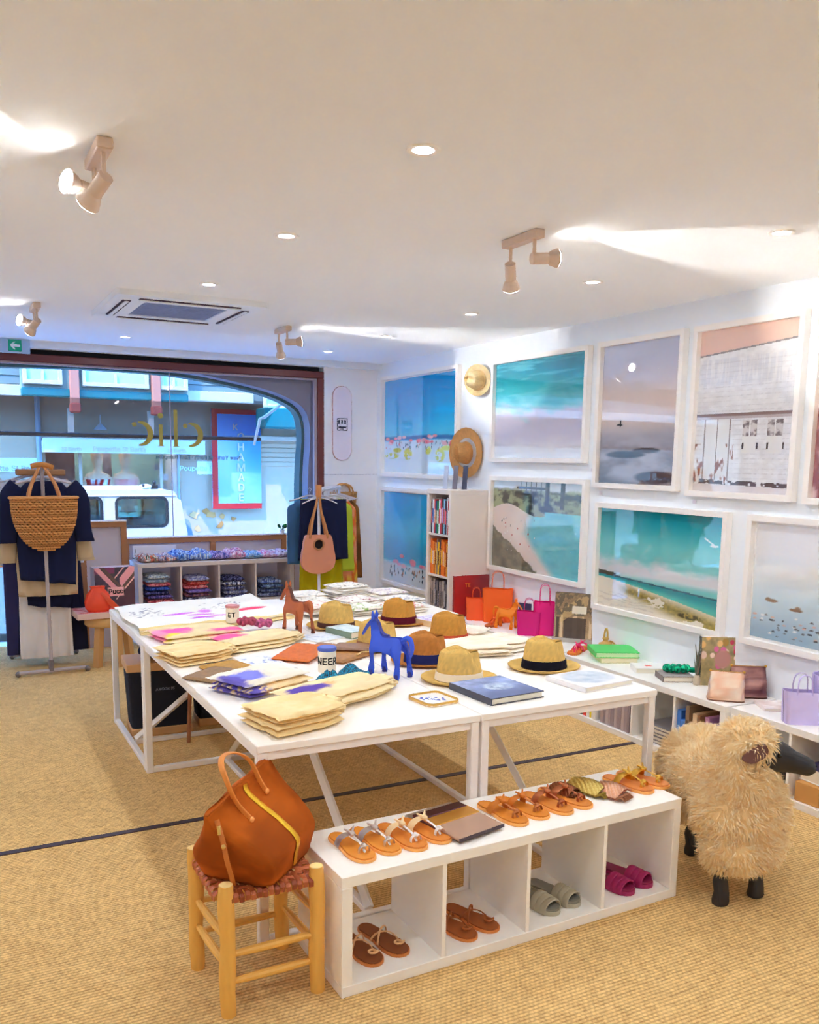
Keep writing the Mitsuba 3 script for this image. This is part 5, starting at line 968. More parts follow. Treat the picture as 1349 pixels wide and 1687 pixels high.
t.part('tassel', tube(spline([(0.02, -0.02, 0.08), (0.05, -0.03, 0.06), (0.055, -0.035, 0.01)], 10), 0.006, 6), mat('matte', (190, 140, 80)))

# ---------------------------------------------------------------- sandals
def sole_poly(L, wd):
    return Polygon(spline([(0, -L / 2), (wd * 0.30, -L * 0.46), (wd * 0.5, -L * 0.30), (wd * 0.48, -L * 0.12), (wd * 0.36, L * 0.08), (wd * 0.37, L * 0.32), (wd * 0.25, L * 0.46), (0, L / 2), (-wd * 0.26, L * 0.46), (-wd * 0.38, L * 0.32), (-wd * 0.40, L * 0.06), (-wd * 0.50, -L * 0.14), (-wd * 0.48, -L * 0.32), (-wd * 0.26, -L * 0.47)], 64, close=True)).buffer(0)
def sandal(label, loc, rz, style, bed, edge, strap, group=None, L=0.25, wd=0.088, mir=1, alt=None, strap_kind='leather'):
    t = Thing('sandal', label, 'sandal', group, loc, rz)
    P = sole_poly(L, wd)
    if mir < 0: 
        from shapely import affinity as af; P = af.scale(P, -1, 1, origin=(0, 0))
    th = 0.013 if style != 'slide' else 0.022
    t.part('sole', prism(P, th * 0.75), mat('leather', edge), smooth=40)
    t.part('footbed', tf(prism(P.buffer(-0.004), th * 0.4), (0, 0, th * 0.72)), mat('leather', bed), smooth=40)
    zt = th * 1.10; sk = mat(strap_kind, strap); sk2 = mat(strap_kind, alt or strap); e = wd * 0.46
    def st(pts, w=0.010, h=0.004, m=sk, name='strap', side=(0, 1, 0)): t.part(name, tube(spline(pts, 16), 0, 8, flat=(w, h, side)), m)
    if style == 'slide':
        for k in range(3):
            y = -0.035 - 0.026 * k * 1.0
            t.part('band_ridge', tube(spline([(-e * 1.03, y, 0.004), (-e * 0.92, y, 0.030), (0, y, 0.056 - 0.004 * k), (e * 0.92, y, 0.030), (e * 1.03, y, 0.004)], 20), 0, 10, flat=(0.031, 0.011, (0, 1, 0))), sk)
    elif style == 'thong':                                             # broad instep strap, toe ring and knot
        st([(-e, 0.03, zt - 0.006), (-e * 0.7, 0.022, zt + 0.024), (0, 0.012, zt + 0.036), (e * 0.7, 0.022, zt + 0.024), (e, 0.03, zt - 0.006)], 0.030, 0.003)
        st([(0, 0.012, zt + 0.038), (0.004, -0.03, zt + 0.030), (0.008, -0.062, zt + 0.014), (0.010, -0.075, zt - 0.002)], 0.010, 0.004, sk2, side=(1, 0, 0))
        st([(-0.012, -0.07, zt), (-0.008, -0.07, zt + 0.018), (0.010, -0.072, zt + 0.022), (0.026, -0.07, zt + 0.016), (0.03, -0.07, zt)], 0.012, 0.003, sk2, 'toe_ring')
        t.part('knot', ellipsoid(0.012, 0.014, 0.010, (0.002, 0.0, zt + 0.040), 2), sk); t.part('bow_end', tube([(0.002, 0, zt + 0.042), (0.02, 0.016, zt + 0.056)], [0.006, 0.003], 6), sk); t.part('bow_end', tube([(0.002, 0, zt + 0.042), (-0.018, 0.018, zt + 0.054)], [0.006, 0.003], 6), sk)
        t.part('toe_knot', ellipsoid(0.009, 0.012, 0.009, (0.010, -0.066, zt + 0.020), 2), sk2)
    else:                                                              # 'curl': crossing thin straps with curled ends
        st([(-e, 0.02, zt - 0.006), (-e * 0.5, 0.0, zt + 0.026), (0.01, -0.03, zt + 0.028), (0.020, -0.07, zt + 0.004)], 0.009, 0.004)
        st([(e, 0.03, zt - 0.006), (e * 0.5, 0.015, zt + 0.030), (-0.01, -0.0, zt + 0.034), (-e, -0.02, zt - 0.006)], 0.009, 0.004)
        a = np.linspace(0, 1.75 * PI, 16); t.part('curl', tube(np.stack([0.012 + 0.016 * np.cos(a), -0.075 + 0.016 * np.sin(a), zt + 0.006 + 0.002 * a], 1), 0.004, 8), sk)
    return t
def pair(x0, y0, rz, dx, lab, style, bed, edge, strap, z, **kw):
    for k, s in enumerate((1, -1)):
        sandal(f'{("left" if k == 0 else "right")} sandal of {lab}', (x0 + dx * k, y0 + 0.012 * k, z), rz + (4 if k else -2), style, bed, edge, strap, mir=s, **kw)
TAN, EDG = (214, 134, 46), (240, 170, 90)
zt_ = ZB + 0.001
pair(1.145, 2.575, 9, 0.092, 'the silver strapped tan pair nearest the brown bag', 'thong', TAN, EDG, (206, 196, 196), zt_, alt=(232, 226, 222), strap_kind='foil')
pair(1.335, 2.575, 12, 0.094, 'the second tan pair with pale gold straps', 'thong', (206, 122, 44), EDG, (236, 206, 160), zt_, alt=(226, 220, 216), strap_kind='leather')
pair(1.765, 2.595, 11, 0.096, 'the tan pair with tan straps right of the folded pouches', 'thong', (206, 124, 36), EDG, (196, 110, 30), zt_, alt=(170, 96, 40))
pair(1.975, 2.605, 12, 0.094, 'the tan pair with rose bronze straps left of the braided gold pieces', 'thong', (206, 126, 50), EDG, (196, 122, 84), zt_, alt=(180, 104, 70), strap_kind='foil')
pair(2.395, 2.625, 16, 0.088, 'the tan pair with golden straps at the right end of the bench', 'thong', (206, 124, 60), EDG, (240, 196, 90), zt_, strap_kind='metal', L=0.235)
zb_ = 0.039
pair(1.175, 2.575, 10, 0.098, 'the dark brown pair with cream curled straps, first bench cube', 'curl', (124, 66, 34), (196, 116, 54), (226, 180, 130), zb_)
pair(1.535, 2.565, 14, 0.094, 'the brown pair with brown knotted straps, second bench cube', 'curl', (150, 78, 34), (206, 124, 60), (150, 80, 34), zb_)
pair(1.912, 2.58, 12, 0.098, 'the grey padded slides, third bench cube', 'slide', (124, 122, 112), (168, 162, 142), (160, 152, 132), zb_)
pair(2.268, 2.575, 14, 0.098, 'the plum padded slides, fourth bench cube', 'slide', (130, 26, 70), (150, 30, 84), (150, 24, 84), zb_)
for k, (x, y, rz) in enumerate(((3.83, 5.83, -58), (3.90, 5.88, -62))): sandal(f'orange strapped tan sandal, {("front" if k == 0 else "rear")} one of the pair before the orange totes', (x, y, z), rz + 0, 'thong', (196, 110, 60), (170, 84, 44), (250, 110, 50), L=0.24)
for k, (x, y, rz) in enumerate(((3.80, 4.74, -60), (3.88, 4.79, -66))): sandal(f'hot pink strapped tan sandal, {("front" if k == 0 else "rear")} one of the pair beside the green books', (x, y, z), rz, 'thong', (226, 130, 50), (206, 110, 40), (236, 40, 110), L=0.22)
# folded pouches and braided pieces on the bench
def flat_pouch(label, loc, rz, w, d, h, c, flap, kind='satin', fr=0.34, rx=0):
    t = Thing('flat_pouch', label, 'pouch', 'flat pouches on the bench', loc, rz, rx)
    t.part('body', box(w, d, h, (0, 0, h / 2), 0.003), mat(kind, c)); t.part('edge', box(w * 1.002, 0.004, h * 1.02, (0, -d / 2 + 0.001, h / 2)), mat('satin', (60, 40, 50)))
    if flap: t.part('flap', box(w * 1.004, d * fr, h * 0.5, (0, d / 2 - d * fr / 2, h), 0.002), mat('foil', flap))
flat_pouch('silver grey flat pouch at the back of the row of three on the bench', (1.545, 2.675, zt_), 10, 0.22, 0.14, 0.010, (190, 180, 176), (206, 196, 192))
flat_pouch('dark plum flat pouch in the middle of the row of three on the bench', (1.56, 2.635, zt_ + 0.011), 10, 0.22, 0.15, 0.011, (90, 54, 60), (100, 60, 66))
flat_pouch('taupe flat pouch with golden flap in front of the row of three on the bench', (1.575, 2.555, zt_ + 0.012), 12, 0.215, 0.19, 0.011, (166, 132, 112), (236, 176, 84), rx=2)
def cuff(label, loc, rz, w, d, c, c2):
    t = Thing('braided_cuff', label, 'braided cuff', None, loc, rz)
    g, uv = grid(26, 22, lambda u, v: np.stack([(u - 0.5) * w, (v - 0.5) * d, 0.012 + 0.034 * np.sin(u * PI) * (0.6 + 0.4 * np.sin(v * PI)) + 0.004 * np.sin(u * 44) * np.sin(v * 40)], 1))
    g2 = g.copy(); g2.vertices[:, 2] -= 0.006; g2.invert()
    t.part('braid', cat([g, g2]), mat('foil'), color=np.vstack([mixc(c, c2, 0.5 + 0.5 * np.sin(uv[:, 0] * 44) * np.sin(uv[:, 1] * 40))] * 2), smooth=True)
    for k in range(5): t.part('fringe', tube(spline([(-w / 2 + 0.012 * k, -d / 2, 0.012), (-w / 2 + 0.014 * k + 0.01, -d / 2 - 0.018, 0.018), (-w / 2 + 0.014 * k + 0.018, -d / 2 - 0.03, 0.006)], 8), 0.0045, 6), mat('foil', tuple(int(v * 0.7) for v in c)))
cuff('bronze braided cuff at the back of the bench, left of the gold one', (2.10, 2.665, zt_), 20, 0.11, 0.10, (150, 84, 50), (196, 130, 96))
cuff('yellow gold braided cuff between the bronze and rose ones', (2.215, 2.655, zt_), 18, 0.12, 0.15, (206, 170, 70), (246, 226, 150))
cuff('rose gold braided cuff in front of the yellow gold one', (2.275, 2.585, zt_), 18, 0.13, 0.12, (226, 150, 110), (250, 206, 180))

# ---------------------------------------------------------------- the big brown tote on the stool
BR, BR2, YEL = (138, 62, 16), (172, 84, 24), (240, 190, 60)
t = Thing('tote_bag', 'large slouching rust brown suede tote with a yellow stripe on the stool', 'bag', None, (0.837, 2.636, 0.4055), 44)
def sec(s):
    a = 0.150 + 0.035 * sst(0, 0.35, s) + 0.022 * s; b = 0.118 * (1 - sst(0.25, 1.0, s)) + 0.018 * math.sin(s * PI) + 0.010
    return a, b, 0.060 * sst(0.3, 1, s), 0.262 * s
rings = []
for s in np.linspace(0, 1, 26):
    a, b, oy, zz = sec(s); q = superring(a, b, zz, 84, 8.0, 0, oy); x = q[:, 0]
    wv = fb(q[:, 0] * 8, q[:, 1] * 8, s * 2.6, 4) - 0.5
    q[:, 1] += 0.055 * wv * s ** 0.5; q[:, 2] += 0.03 * s * (x / 0.2) * np.abs(x / 0.2) + 0.02 * s * (fb(x * 14, 0 * x, 3, 2) - 0.5); q[:, 0] += 0.012 * wv
    k = np.abs(x) / a; q[:, 1] += np.where(k > 0.85, -0.018 * np.sign(q[:, 1] - oy) * math.sin(s * PI) * (k - 0.85) / 0.15, 0)
    rings.append(q)
m = loft(rings, cap=True); v = m.vertices
t.part('body', m, mat('cloth'), color=mixc(BR, BR2, sst(0.35, 0.65, fb(v[:, 0] * 9, v[:, 1] * 9, v[:, 2] * 9, 3))), smooth=True)
def face(x, s):
    k = min(int(s * 25), 24); f = s * 25 - k; q0, q1 = rings[k], rings[min(k + 1, 25)]
    def pt(q): fr_ = q[q[:, 1] < q[:, 1].mean()]; i = np.argmin(np.abs(fr_[:, 0] - x)); return fr_[i]
    p = pt(q0) * (1 - f) + pt(q1) * f; return np.array([x, p[1] - 0.004, p[2]])
t.part('stripe', tube(np.array([face(0.012, s) for s in np.linspace(0.03, 0.97, 26)]), 0, 8, flat=(0.026, 0.005, (1, 0, 0))), mat('foil', YEL))
h0, h1 = face(-0.085, 0.72), face(0.075, 0.80)
t.part('handle', tube(spline([h0 + [0, -0.004, 0], face(-0.085, 0.9) + [0, -0.008, 0.0], (-0.098, 0.055, 0.315), (-0.07, 0.085, 0.352), (0.02, 0.085, 0.352), (0.062, 0.055, 0.315), face(0.075, 0.93) + [0, -0.008, 0], h1 + [0, -0.004, 0]], 40), 0, 8, flat=(0.020, 0.008, (0, 1, 0))), mat('leather', (214, 134, 60)))
for h_ in (h0, h1): t.part('rivet', ellipsoid(0.012, 0.006, 0.010, h_ + [0, -0.006, 0.0], 2), mat('leather', (224, 150, 80)))
t.part('side_strap', tube(spline([(-0.195, 0.03, 0.215), (-0.212, 0.0, 0.16), (-0.222, -0.02, 0.10), (-0.215, -0.03, 0.05), (-0.19, -0.02, 0.012)], 18), 0, 8, flat=(0.018, 0.005, (0, 1, 0))), mat('leather', (184, 104, 40)))
t.part('clip', tube([(-0.20, 0.02, 0.20), (-0.206, 0.012, 0.175)], 0.007, 8), mat('metal', (226, 190, 110))); t.part('strap_stud', ellipsoid(0.006, 0.008, 0.008, (-0.219, -0.006, 0.145), 2), mat('metal', (226, 190, 120)))
t.part('gusset_tab', tube([(0.17, 0.02, 0.10), (0.215, 0.035, 0.085), (0.235, 0.04, 0.065)], [0.03, 0.022, 0.006], 10), mat('cloth', BR))

# ---------------------------------------------------------------- black bins and the slim leg under the table
def bin_(label, loc, rz, w, d, h, lines):
    t = Thing('storage_bin', label, 'storage bin', None, loc, rz)
    t.part('body', loft([superring(w / 2 * (0.90 + 0.1 * s), d / 2 * (0.90 + 0.1 * s), 0.05 + (h - 0.09) * s, 28, 9) for s in np.linspace(0, 1, 5)]), mat('matte', (26, 28, 40)), smooth=50)
    for z0, k, n in ((0, 0.92, 'base_frame'), (h - 0.05, 1.03, 'lid_frame')): t.part(n, box(w * k, d * k, 0.05, (0, 0, z0 + 0.025), 0.004), mat('satin', (206, 160, 110)))
    for i, s in enumerate(lines): t.part('lettering', tf(tf(text(s, 0.016, 0.001), rx=90), (0.02, -d / 2 * 0.985, h * 0.62 - 0.035 * i)), mat('matte', (120, 124, 140)))
bin_('larger black storage bin with light wood rims under the table at left', (1.13, 5.53, 0.001), -4, 0.40, 0.30, 0.46, ['A BOOK IS'])
bin_('smaller black storage bin with light wood rims under the table', (1.49, 5.56, 0.001), -4, 0.26, 0.24, 0.32, [])
t = Thing('folding_leg', 'slim brown wooden easel leg leaning in front of the bins under the table', 'wooden leg', None); t.one(tube(np.array([(1.225, 5.17, 0.0), (1.26, 5.24, 0.36), (1.28, 5.28, 0.6)]), 0.012, 10), mat('satin', (150, 90, 50)))
Thing('duffel', 'dark crumpled bag lying on top of the larger black bin', 'bag', None, (1.13, 5.53, 0.465)).one(ellipsoid(0.12, 0.09, 0.05, (0, 0, 0.045), 2), mat('cloth', (44, 44, 70)))
# ---------------------------------------------------------------- sheep sculpture
t = Thing('sheep', 'woolly cream sheep stool with black face and legs standing beside the bench', 'sheep sculpture')
parts_ = [((2.90, 2.70, 0.375), (0.18, 0.20, 0.185)), ((2.80, 2.52, 0.375), (0.185, 0.22, 0.175)), ((2.725, 2.345, 0.36), (0.185, 0.165, 0.19)), ((2.715, 2.305, 0.24), (0.17, 0.125, 0.11)), ((2.69, 2.32, 0.50), (0.130, 0.130, 0.14)), ((2.675, 2.295, 0.650), (0.108, 0.105, 0.082)), ((2.645, 2.30, 0.56), (0.09, 0.09, 0.1)), ((2.70, 2.255, 0.535), (0.075, 0.07, 0.065)), ((2.635, 2.33, 0.20), (0.075, 0.08, 0.07)), ((2.80, 2.31, 0.21), (0.075, 0.08, 0.07)), ((2.88, 2.71, 0.25), (0.14, 0.13, 0.10))]
U = None
for c, r_ in parts_:
    e = ellipsoid(*r_, c, 3); M_ = m3.Manifold(m3.Mesh(np.asarray(e.vertices, np.float32), np.asarray(e.faces, np.uint32))); U = M_ if U is None else U + M_
mm = U.refine_to_length(0.02).to_mesh(); body = trimesh.Trimesh(mm.vert_properties[:, :3], mm.tri_verts, process=True)
trimesh.smoothing.filter_taubin(body, iterations=14); vn = np.array(body.vertex_normals); v = body.vertices
body.vertices = v + vn * (0.02 * (fb(v[:, 0] * 14, v[:, 1] * 14, v[:, 2] * 14, 3) - 0.5))[:, None]
WOOL = (244, 224, 182)
t.part('fleece', body, mat('cloth', (240, 214, 166)), smooth=True)
pts, fid = trimesh.sample.sample_surface(body, 17000, seed=3)
nrm = body.face_normals[fid]; rg = np.random.default_rng(9)
face_c = np.array([2.765, 2.222, 0.612]); keep = np.linalg.norm((pts - face_c) / [0.075, 0.075, 0.07], axis=1) > 1.0
pts, nrm = pts[keep], nrm[keep]; n = len(pts)
cl = np.stack([fb(pts[:, 0] * 30, pts[:, 1] * 30, pts[:, 2] * 30 + 7 * k, 2, k) - 0.5 for k in range(3)], 1) * 2.6
d0 = nrm + cl * 0.8 + rg.normal(size=(n, 3)) * 0.22 + [0, 0, -0.25]; d0 /= np.linalg.norm(d0, axis=1, keepdims=True)
d1 = d0 + rg.normal(size=(n, 3)) * 0.5 + [0, 0, -0.35] + cl * 0.6; d1 /= np.linalg.norm(d1, axis=1, keepdims=True)
L = rg.uniform(0.022, 0.042, n)[:, None]; a = np.cross(d0, rg.normal(size=(n, 3))); a /= np.linalg.norm(a, axis=1, keepdims=True); b = np.cross(d0, a)
W_ = rg.uniform(0.0016, 0.0030, n)[:, None]
ring = lambda p, w: [p + w * (a * math.cos(q) + b * math.sin(q)) for q in (0, 2 * PI / 3, 4 * PI / 3)]
p0, p1, p2 = pts - nrm * 0.004, pts + d0 * L * 0.55, pts + d0 * L * 0.55 + d1 * L * 0.5
V = np.stack(ring(p0, W_) + ring(p1, W_ * 0.9) + [p2], 1); base = np.arange(n)[:, None] * 7
F_ = []
for i in range(3):
    j = (i + 1) % 3; F_ += [[i, j, 3 + j], [i, 3 + j, 3 + i], [3 + i, 3 + j, 6]]
F_ = (np.array(F_)[None] + base[:, :, None]).reshape(-1, 3)
tone = mixc((236, 206, 150), (255, 246, 222), np.repeat(rg.random(n), 7))
t.part('wool_locks', tm(V.reshape(-1, 3), F_), mat('cloth'), kind='stuff', color=tone, smooth=True, label='curly cream wool')
BLK = mat('satin', (34, 32, 36))
fr = []; A0, A1 = np.array([2.700, 2.262, 0.622]), np.array([2.886, 2.150, 0.566])
ax = (A1 - A0) / np.linalg.norm(A1 - A0); sy = np.cross(ax, [0, 0, 1.0]); sy /= np.linalg.norm(sy); up = np.cross(sy, ax); th = np.arange(28) * 2 * PI / 28
for s, ry_, rz_, dz in ((-0.1, 0.05, 0.060, 0), (0.05, 0.060, 0.074, 0), (0.25, 0.058, 0.070, 0.004), (0.45, 0.048, 0.056, 0.004), (0.65, 0.039, 0.043, 0.0), (0.82, 0.036, 0.038, -0.002), (0.94, 0.032, 0.033, -0.004), (1.02, 0.018, 0.018, -0.006), (1.035, 0.004, 0.004, -0.006)):
    fr.append(A0 + (A1 - A0) * s + [0, 0, dz] + np.outer(np.cos(th) * ry_, sy) + np.outer(np.sin(th) * rz_, up))
fk = t.part('face', loft(fr), BLK, smooth=50)
for s in (-1, 1): t.part('nostril', ellipsoid(0.005, 0.005, 0.004, A0 + (A1 - A0) * 1.0 + sy * s * 0.014 + up * 0.010, 2), mat('matte', (14, 12, 14)), of=fk)
for s in (-1, 1): t.part('eye', ellipsoid(0.009, 0.009, 0.009, A0 + (A1 - A0) * 0.28 + sy * s * 0.055 + up * 0.022, 2), mat('gloss', (10, 8, 8)), of=fk)
ear = Polygon(spline([(0, 0.022), (0.045, 0.030), (0.085, 0.016), (0.10, -0.016), (0.07, -0.024), (0.03, -0.022), (0, -0.018)], 40, close=True))
for s in (-1, 1):
    e = prism(ear, 0.008); v = e.vertices - [0, 0, 0.004]
    e1 = (-ax * 0.72 + np.array([0, 0, -0.62]) + sy * s * 0.25); e1 /= np.linalg.norm(e1); e3 = sy - e1 * (sy @ e1); e3 /= np.linalg.norm(e3); e2 = np.cross(e3, e1)
    O = A0 + sy * s * 0.088 + up * 0.045 - ax * 0.012
    t.part('ear', tm(O + v[:, :1] * e1 + v[:, 1:2] * e2 + v[:, 2:] * e3, e.faces), mat('leather', (100, 62, 56)), smooth=40)
for (x, y, top, lean) in ((2.612, 2.318, 0.24, 0.01), (2.79, 2.302, 0.24, 0.0), (2.845, 2.70, 0.26, 0.0), (3.0, 2.705, 0.26, 0.0)):
    pr = [(0.0, 0.030, 0.026), (0.012, 0.033, 0.029), (0.05, 0.029, 0.024), (0.09, 0.030, 0.023), (0.12, 0.023, 0.019), (0.17, 0.019, 0.017), (top, 0.024, 0.022)]
    t.part('leg', loft([superring(aa, bb, zz, 20, 2.6, x + lean * zz / 0.2 - 0.006 * (0.1 - zz) * 10 * 0.3, y - (0.012 if zz < 0.06 else 0.0)) for zz, aa, bb in pr]), BLK, smooth=50)

# ---------------------------------------------------------------- clothes racks
def drape(top, h, a0, a1, b=0.025, folds=7, amp=0.10, seed=0, n=72, waist=None, hem=0.0, shoulder=None):
    """A hanging cloth tube: half width a0 at the top to a1 at the hem, folds deepening downwards."""
    rings = []; th = np.arange(n) * 2 * PI / n
    for s in np.linspace(0, 1, 22):
        a = a0 + (a1 - a0) * s
        if shoulder is not None: a *= shoulder + (1 - shoulder) * sst(0, 0.12, s)
        w = 1 + amp * sst(0.05, 0.8, s) * np.sin(th * folds + 2.0 * nz(s * 2, seed, 0) + seed) ; ww = 1 + 2.5 * amp * sst(0.05, 0.8, s) * np.sin(th * folds * 1.0 + seed * 2 + 1.5 * s)
        x = a * np.cos(th) * (1 + 0.15 * (w - 1)); y = b * (0.6 + 0.7 * s) * np.sin(th) * ww + 0.006 * np.sin(x * 60 + seed) * s
        rings.append(np.stack([top[0] + x, top[1] + y, top[2] - h * s + hem * s * (0.02 * np.sin(x * 30 + seed) + 0.3 * x) - (0.10 * np.abs(x) * (1 - sst(0, 0.2, s)) if shoulder is not None else 0)], 1))
    return loft(rings)
def hanger(t, x, y, z, w=0.19, m=None):
    m = m or mat('satin', (206, 196, 200))
    hk = t.part('hanger', tube(spline([(x - w, y, z - 0.11), (x - w * 0.5, y, z - 0.085), (x, y, z - 0.06), (x + w * 0.5, y, z - 0.085), (x + w, y, z - 0.11)], 14), 0.007, 8), m)
    a = np.linspace(-0.5 * PI, 1.0 * PI, 12); t.part('hook', tube(np.vstack([[(x, y, z - 0.06), (x, y, z - 0.035)], np.stack([x + 0.014 * np.cos(a), y + 0 * a, z - 0.006 + 0.014 * np.sin(a)], 1)]), 0.0025, 6), mat('metal', (200, 200, 206)), of=hk)
def garment(name, label, cat_, x, y, z, h, a0, a1, c, seed, sleeves=None, folds=7, group=None, pattern=None, b=0.022, hem=0.0, shoulder=0.55, wood=False, drop=0.09, amp=0.10):
    t = Thing(name, label, cat_, group)
    hanger(t, x, y, z, min(a0 * 0.95, 0.2), mat('satin', (150, 104, 66)) if wood else None)
    m = drape((x, y, z - drop), h, a0, a1, b, folds, amp, seed, hem=hem, shoulder=shoulder); v = m.vertices
    col = pattern(v) if pattern else mixc(c, np.array(c) * 0.85 + 4, fb(v[:, 0] * 12, v[:, 1] * 12, v[:, 2] * 6 + seed, 3))
    t.part('cloth', m, mat('cloth'), color=np.clip(col, 0, 255), smooth=True)
    if sleeves:
        for s in (-1, 1):
            L_, ang, wd = sleeves; q = np.array([[x + s * a0 * 0.80, y, z - drop - 0.035], [x + s * (a0 * 0.97 + 0.02), y - 0.006, z - drop - 0.11], [x + s * (a0 + L_ * math.sin(ang) * 0.6), y - 0.01, z - drop - 0.08 - L_ * 0.6], [x + s * (a0 + L_ * math.sin(ang)), y - 0.012, z - drop - 0.06 - L_]])
            sl = tube(spline(q, 16), 0, 14, flat=(wd, 0.035, (1, 0, 0.0))); sv = sl.vertices
            t.part('sleeve', sl, mat('cloth'), color=np.clip(pattern(sv) if pattern else mixc(c, np.array(c) * 0.85 + 4, fb(sv[:, 0] * 20, sv[:, 1] * 20, sv[:, 2] * 12, 3)), 0, 255), smooth=True)
            t.part('cuff', tube([q[-1] + [0, 0, 0.012], q[-1] + [0, 0, -0.012]], 0, 14, flat=(wd * 1.06, 0.04, (1, 0, 0))), mat('cloth', tuple(np.clip(np.array(c) * 0.9, 0, 255).astype(int))))
    return t
STL = mat('satin', (178, 164, 164)); NAVY = (30, 34, 66); BEI = (214, 186, 150)
# left rack, standing on a T foot
RX, RY, RZ = 0.672, 7.30, 1.60
t = Thing('clothes_rack', 'chrome clothes rack on T feet at left before the window', 'clothes rack')
for y in (RY, 8.0):
    t.part('post', tube([(RX, y, 0.03), (RX, y, RZ)], 0.014, 12), STL); t.part('foot', tube([(RX - 0.235, y - 0.01, 0.032), (RX + 0.265, y + 0.02, 0.032)], 0.016, 10), STL)
    for x in (RX - 0.24, RX + 0.27): t.part('caster', ellipsoid(0.022, 0.022, 0.024, (x, y, 0.024), 2), mat('satin', (110, 100, 100)))
t.part('rail', tube([(RX, RY, RZ), (RX, 8.0, RZ)], 0.014, 12), STL); t.part('socket', tube([(RX, RY, 0.03), (RX, RY, 0.12)], 0.019, 12), mat('satin', (120, 108, 108)))
garment('shirt', 'navy shirt with rolled sleeves, front garment on the left rack', 'shirt', RX + 0.015, 7.365, RZ, 0.78, 0.235, 0.20, NAVY, 1, (0.40, 0.12, 0.13), 6, hem=-0.5, amp=0.06)
garment('shirt', 'beige shirt behind the navy one on the left rack', 'shirt', RX + 0.02, 7.44, RZ, 0.90, 0.235, 0.22, BEI, 2, (0.56, 0.10, 0.12), 6, amp=0.08)
garment('top', 'second navy top with a longer hem on the left rack', 'top', RX + 0.03, 7.50, RZ, 1.00, 0.21, 0.16, (26, 28, 56), 3, None, 5, hem=-0.3)
garment('trousers', 'long white pleated trousers hanging low on the left rack', 'trousers', RX + 0.0, 7.56, RZ, 1.42, 0.17, 0.20, (244, 236, 232), 4, None, 11, amp=0.12, b=0.022, shoulder=None)
garment('dress', 'long dark navy dress behind the white trousers on the left rack', 'dress', RX + 0.06, 7.66, RZ, 1.40, 0.20, 0.27, (34, 36, 64), 5, None, 9, b=0.026, amp=0.1)
garment('dress', 'long dark violet dress at the far end of the left rack', 'dress', RX - 0.08, 7.74, RZ, 1.42, 0.2, 0.21, (58, 54, 92), 6, None, 9, b=0.024)
garment('shirt', 'pale grey shirt with drooping sleeves at the back of the left rack', 'shirt', RX - 0.02, 7.82, RZ, 0.95, 0.25, 0.25, (232, 230, 238), 7, (0.62, 0.08, 0.11), 6)
garment('shirt', 'tan shirt at the far back of the left rack', 'shirt', RX - 0.01, 7.90, RZ, 0.92, 0.26, 0.24, (206, 174, 140), 8, (0.55, 0.08, 0.12), 6)
for k, y in enumerate((7.58, 7.70)): Thing('wooden_clip', f'flat wooden clip hanger, {("front" if k == 0 else "rear")} one on the left rack', 'hanger', None, (RX + 0.02, y, RZ - 0.03)).one(box(0.36, 0.03, 0.05, (0, 0, 0), 0.01), mat('satin', (160, 112, 70)))
# straw tote with open weave
t = Thing('straw_bag', 'large round bottomed woven straw bag hanging in front of the left rack', 'bag', None, (0.668, 7.20, 1.385))
prof = lambda s: 0.238 * math.sqrt(max(0, 1 - s ** 2.2)) * (1 - 0.04 * (1 - s))
STR = mat('matte', (188, 130, 76)); R_ = []
inner = loft([np.stack([prof(s) * 0.96 * np.cos(np.arange(40) * PI / 20), 0.052 * math.sqrt(max(0.02, 1 - s ** 3)) * np.sin(np.arange(40) * PI / 20), 0 * np.arange(40.0) - 0.40 * s], 1) for s in np.linspace(0.0, 0.985, 16)])
t.part('lining', inner, mat('matte', (96, 62, 38)), smooth=50)
rgs = np.random.default_rng(4)
for i, s in enumerate(np.linspace(0.0, 0.975, 22)):                     # crocheted rows, each a wavy cord
    a = np.arange(96) * 2 * PI / 96; w = prof(s); wv = 0.0035 * np.sin(a * 34 + i * PI)
    t.part('woven_row', tube(np.stack([(w + 0.004) * np.cos(a), (0.058 * math.sqrt(max(0.03, 1 - s ** 3)) + wv) * np.sin(a), -0.40 * s + 0.004 * np.sin(a * 34 + i * PI + 1.2)], 1), 0.0072, 6, close=True), mat('matte', ((196, 138, 80), (176, 118, 66), (208, 150, 92))[i % 3]))
for k in range(26):
    x = -0.225 + 0.45 * k / 25; zs_ = np.linspace(0.0, 0.97, 20); ok = [s for s in zs_ if prof(s) > abs(x) + 0.004]
    if len(ok) > 3: t.part('stitch_column', tube(np.array([(x, -0.058 * math.sqrt(max(0.03, 1 - s ** 3)) * math.sqrt(max(0.02, 1 - (x / prof(s)) ** 2)) - 0.002, -0.40 * s) for s in ok]), 0.0045, 5), mat('matte', (166, 108, 60)))
t.part('rim', tube(np.stack([0.24 * np.cos(a), 0.06 * np.sin(a), 0.004 + 0 * a], 1), 0.011, 8, close=True), mat('matte', (206, 146, 90)))
for sy in (-1, 1): t.part('handle', tube(spline([(-0.115, sy * 0.045, -0.02), (-0.10, sy * 0.045 + 0.01, 0.05), (-0.035, 0.045, 0.20), (0.0, 0.085, 0.245), (0.035, 0.045, 0.20), (0.10, sy * 0.045 + 0.01, 0.05), (0.115, sy * 0.045, -0.02)], 30), 0.012, 8), mat('matte', (206, 142, 92)))
t.part('wrap', tube(spline([(-0.075, 0.07, 0.235), (0, 0.06, 0.25), (0.08, 0.075, 0.228)], 10), 0.02, 10), mat('matte', (196, 130, 70)))
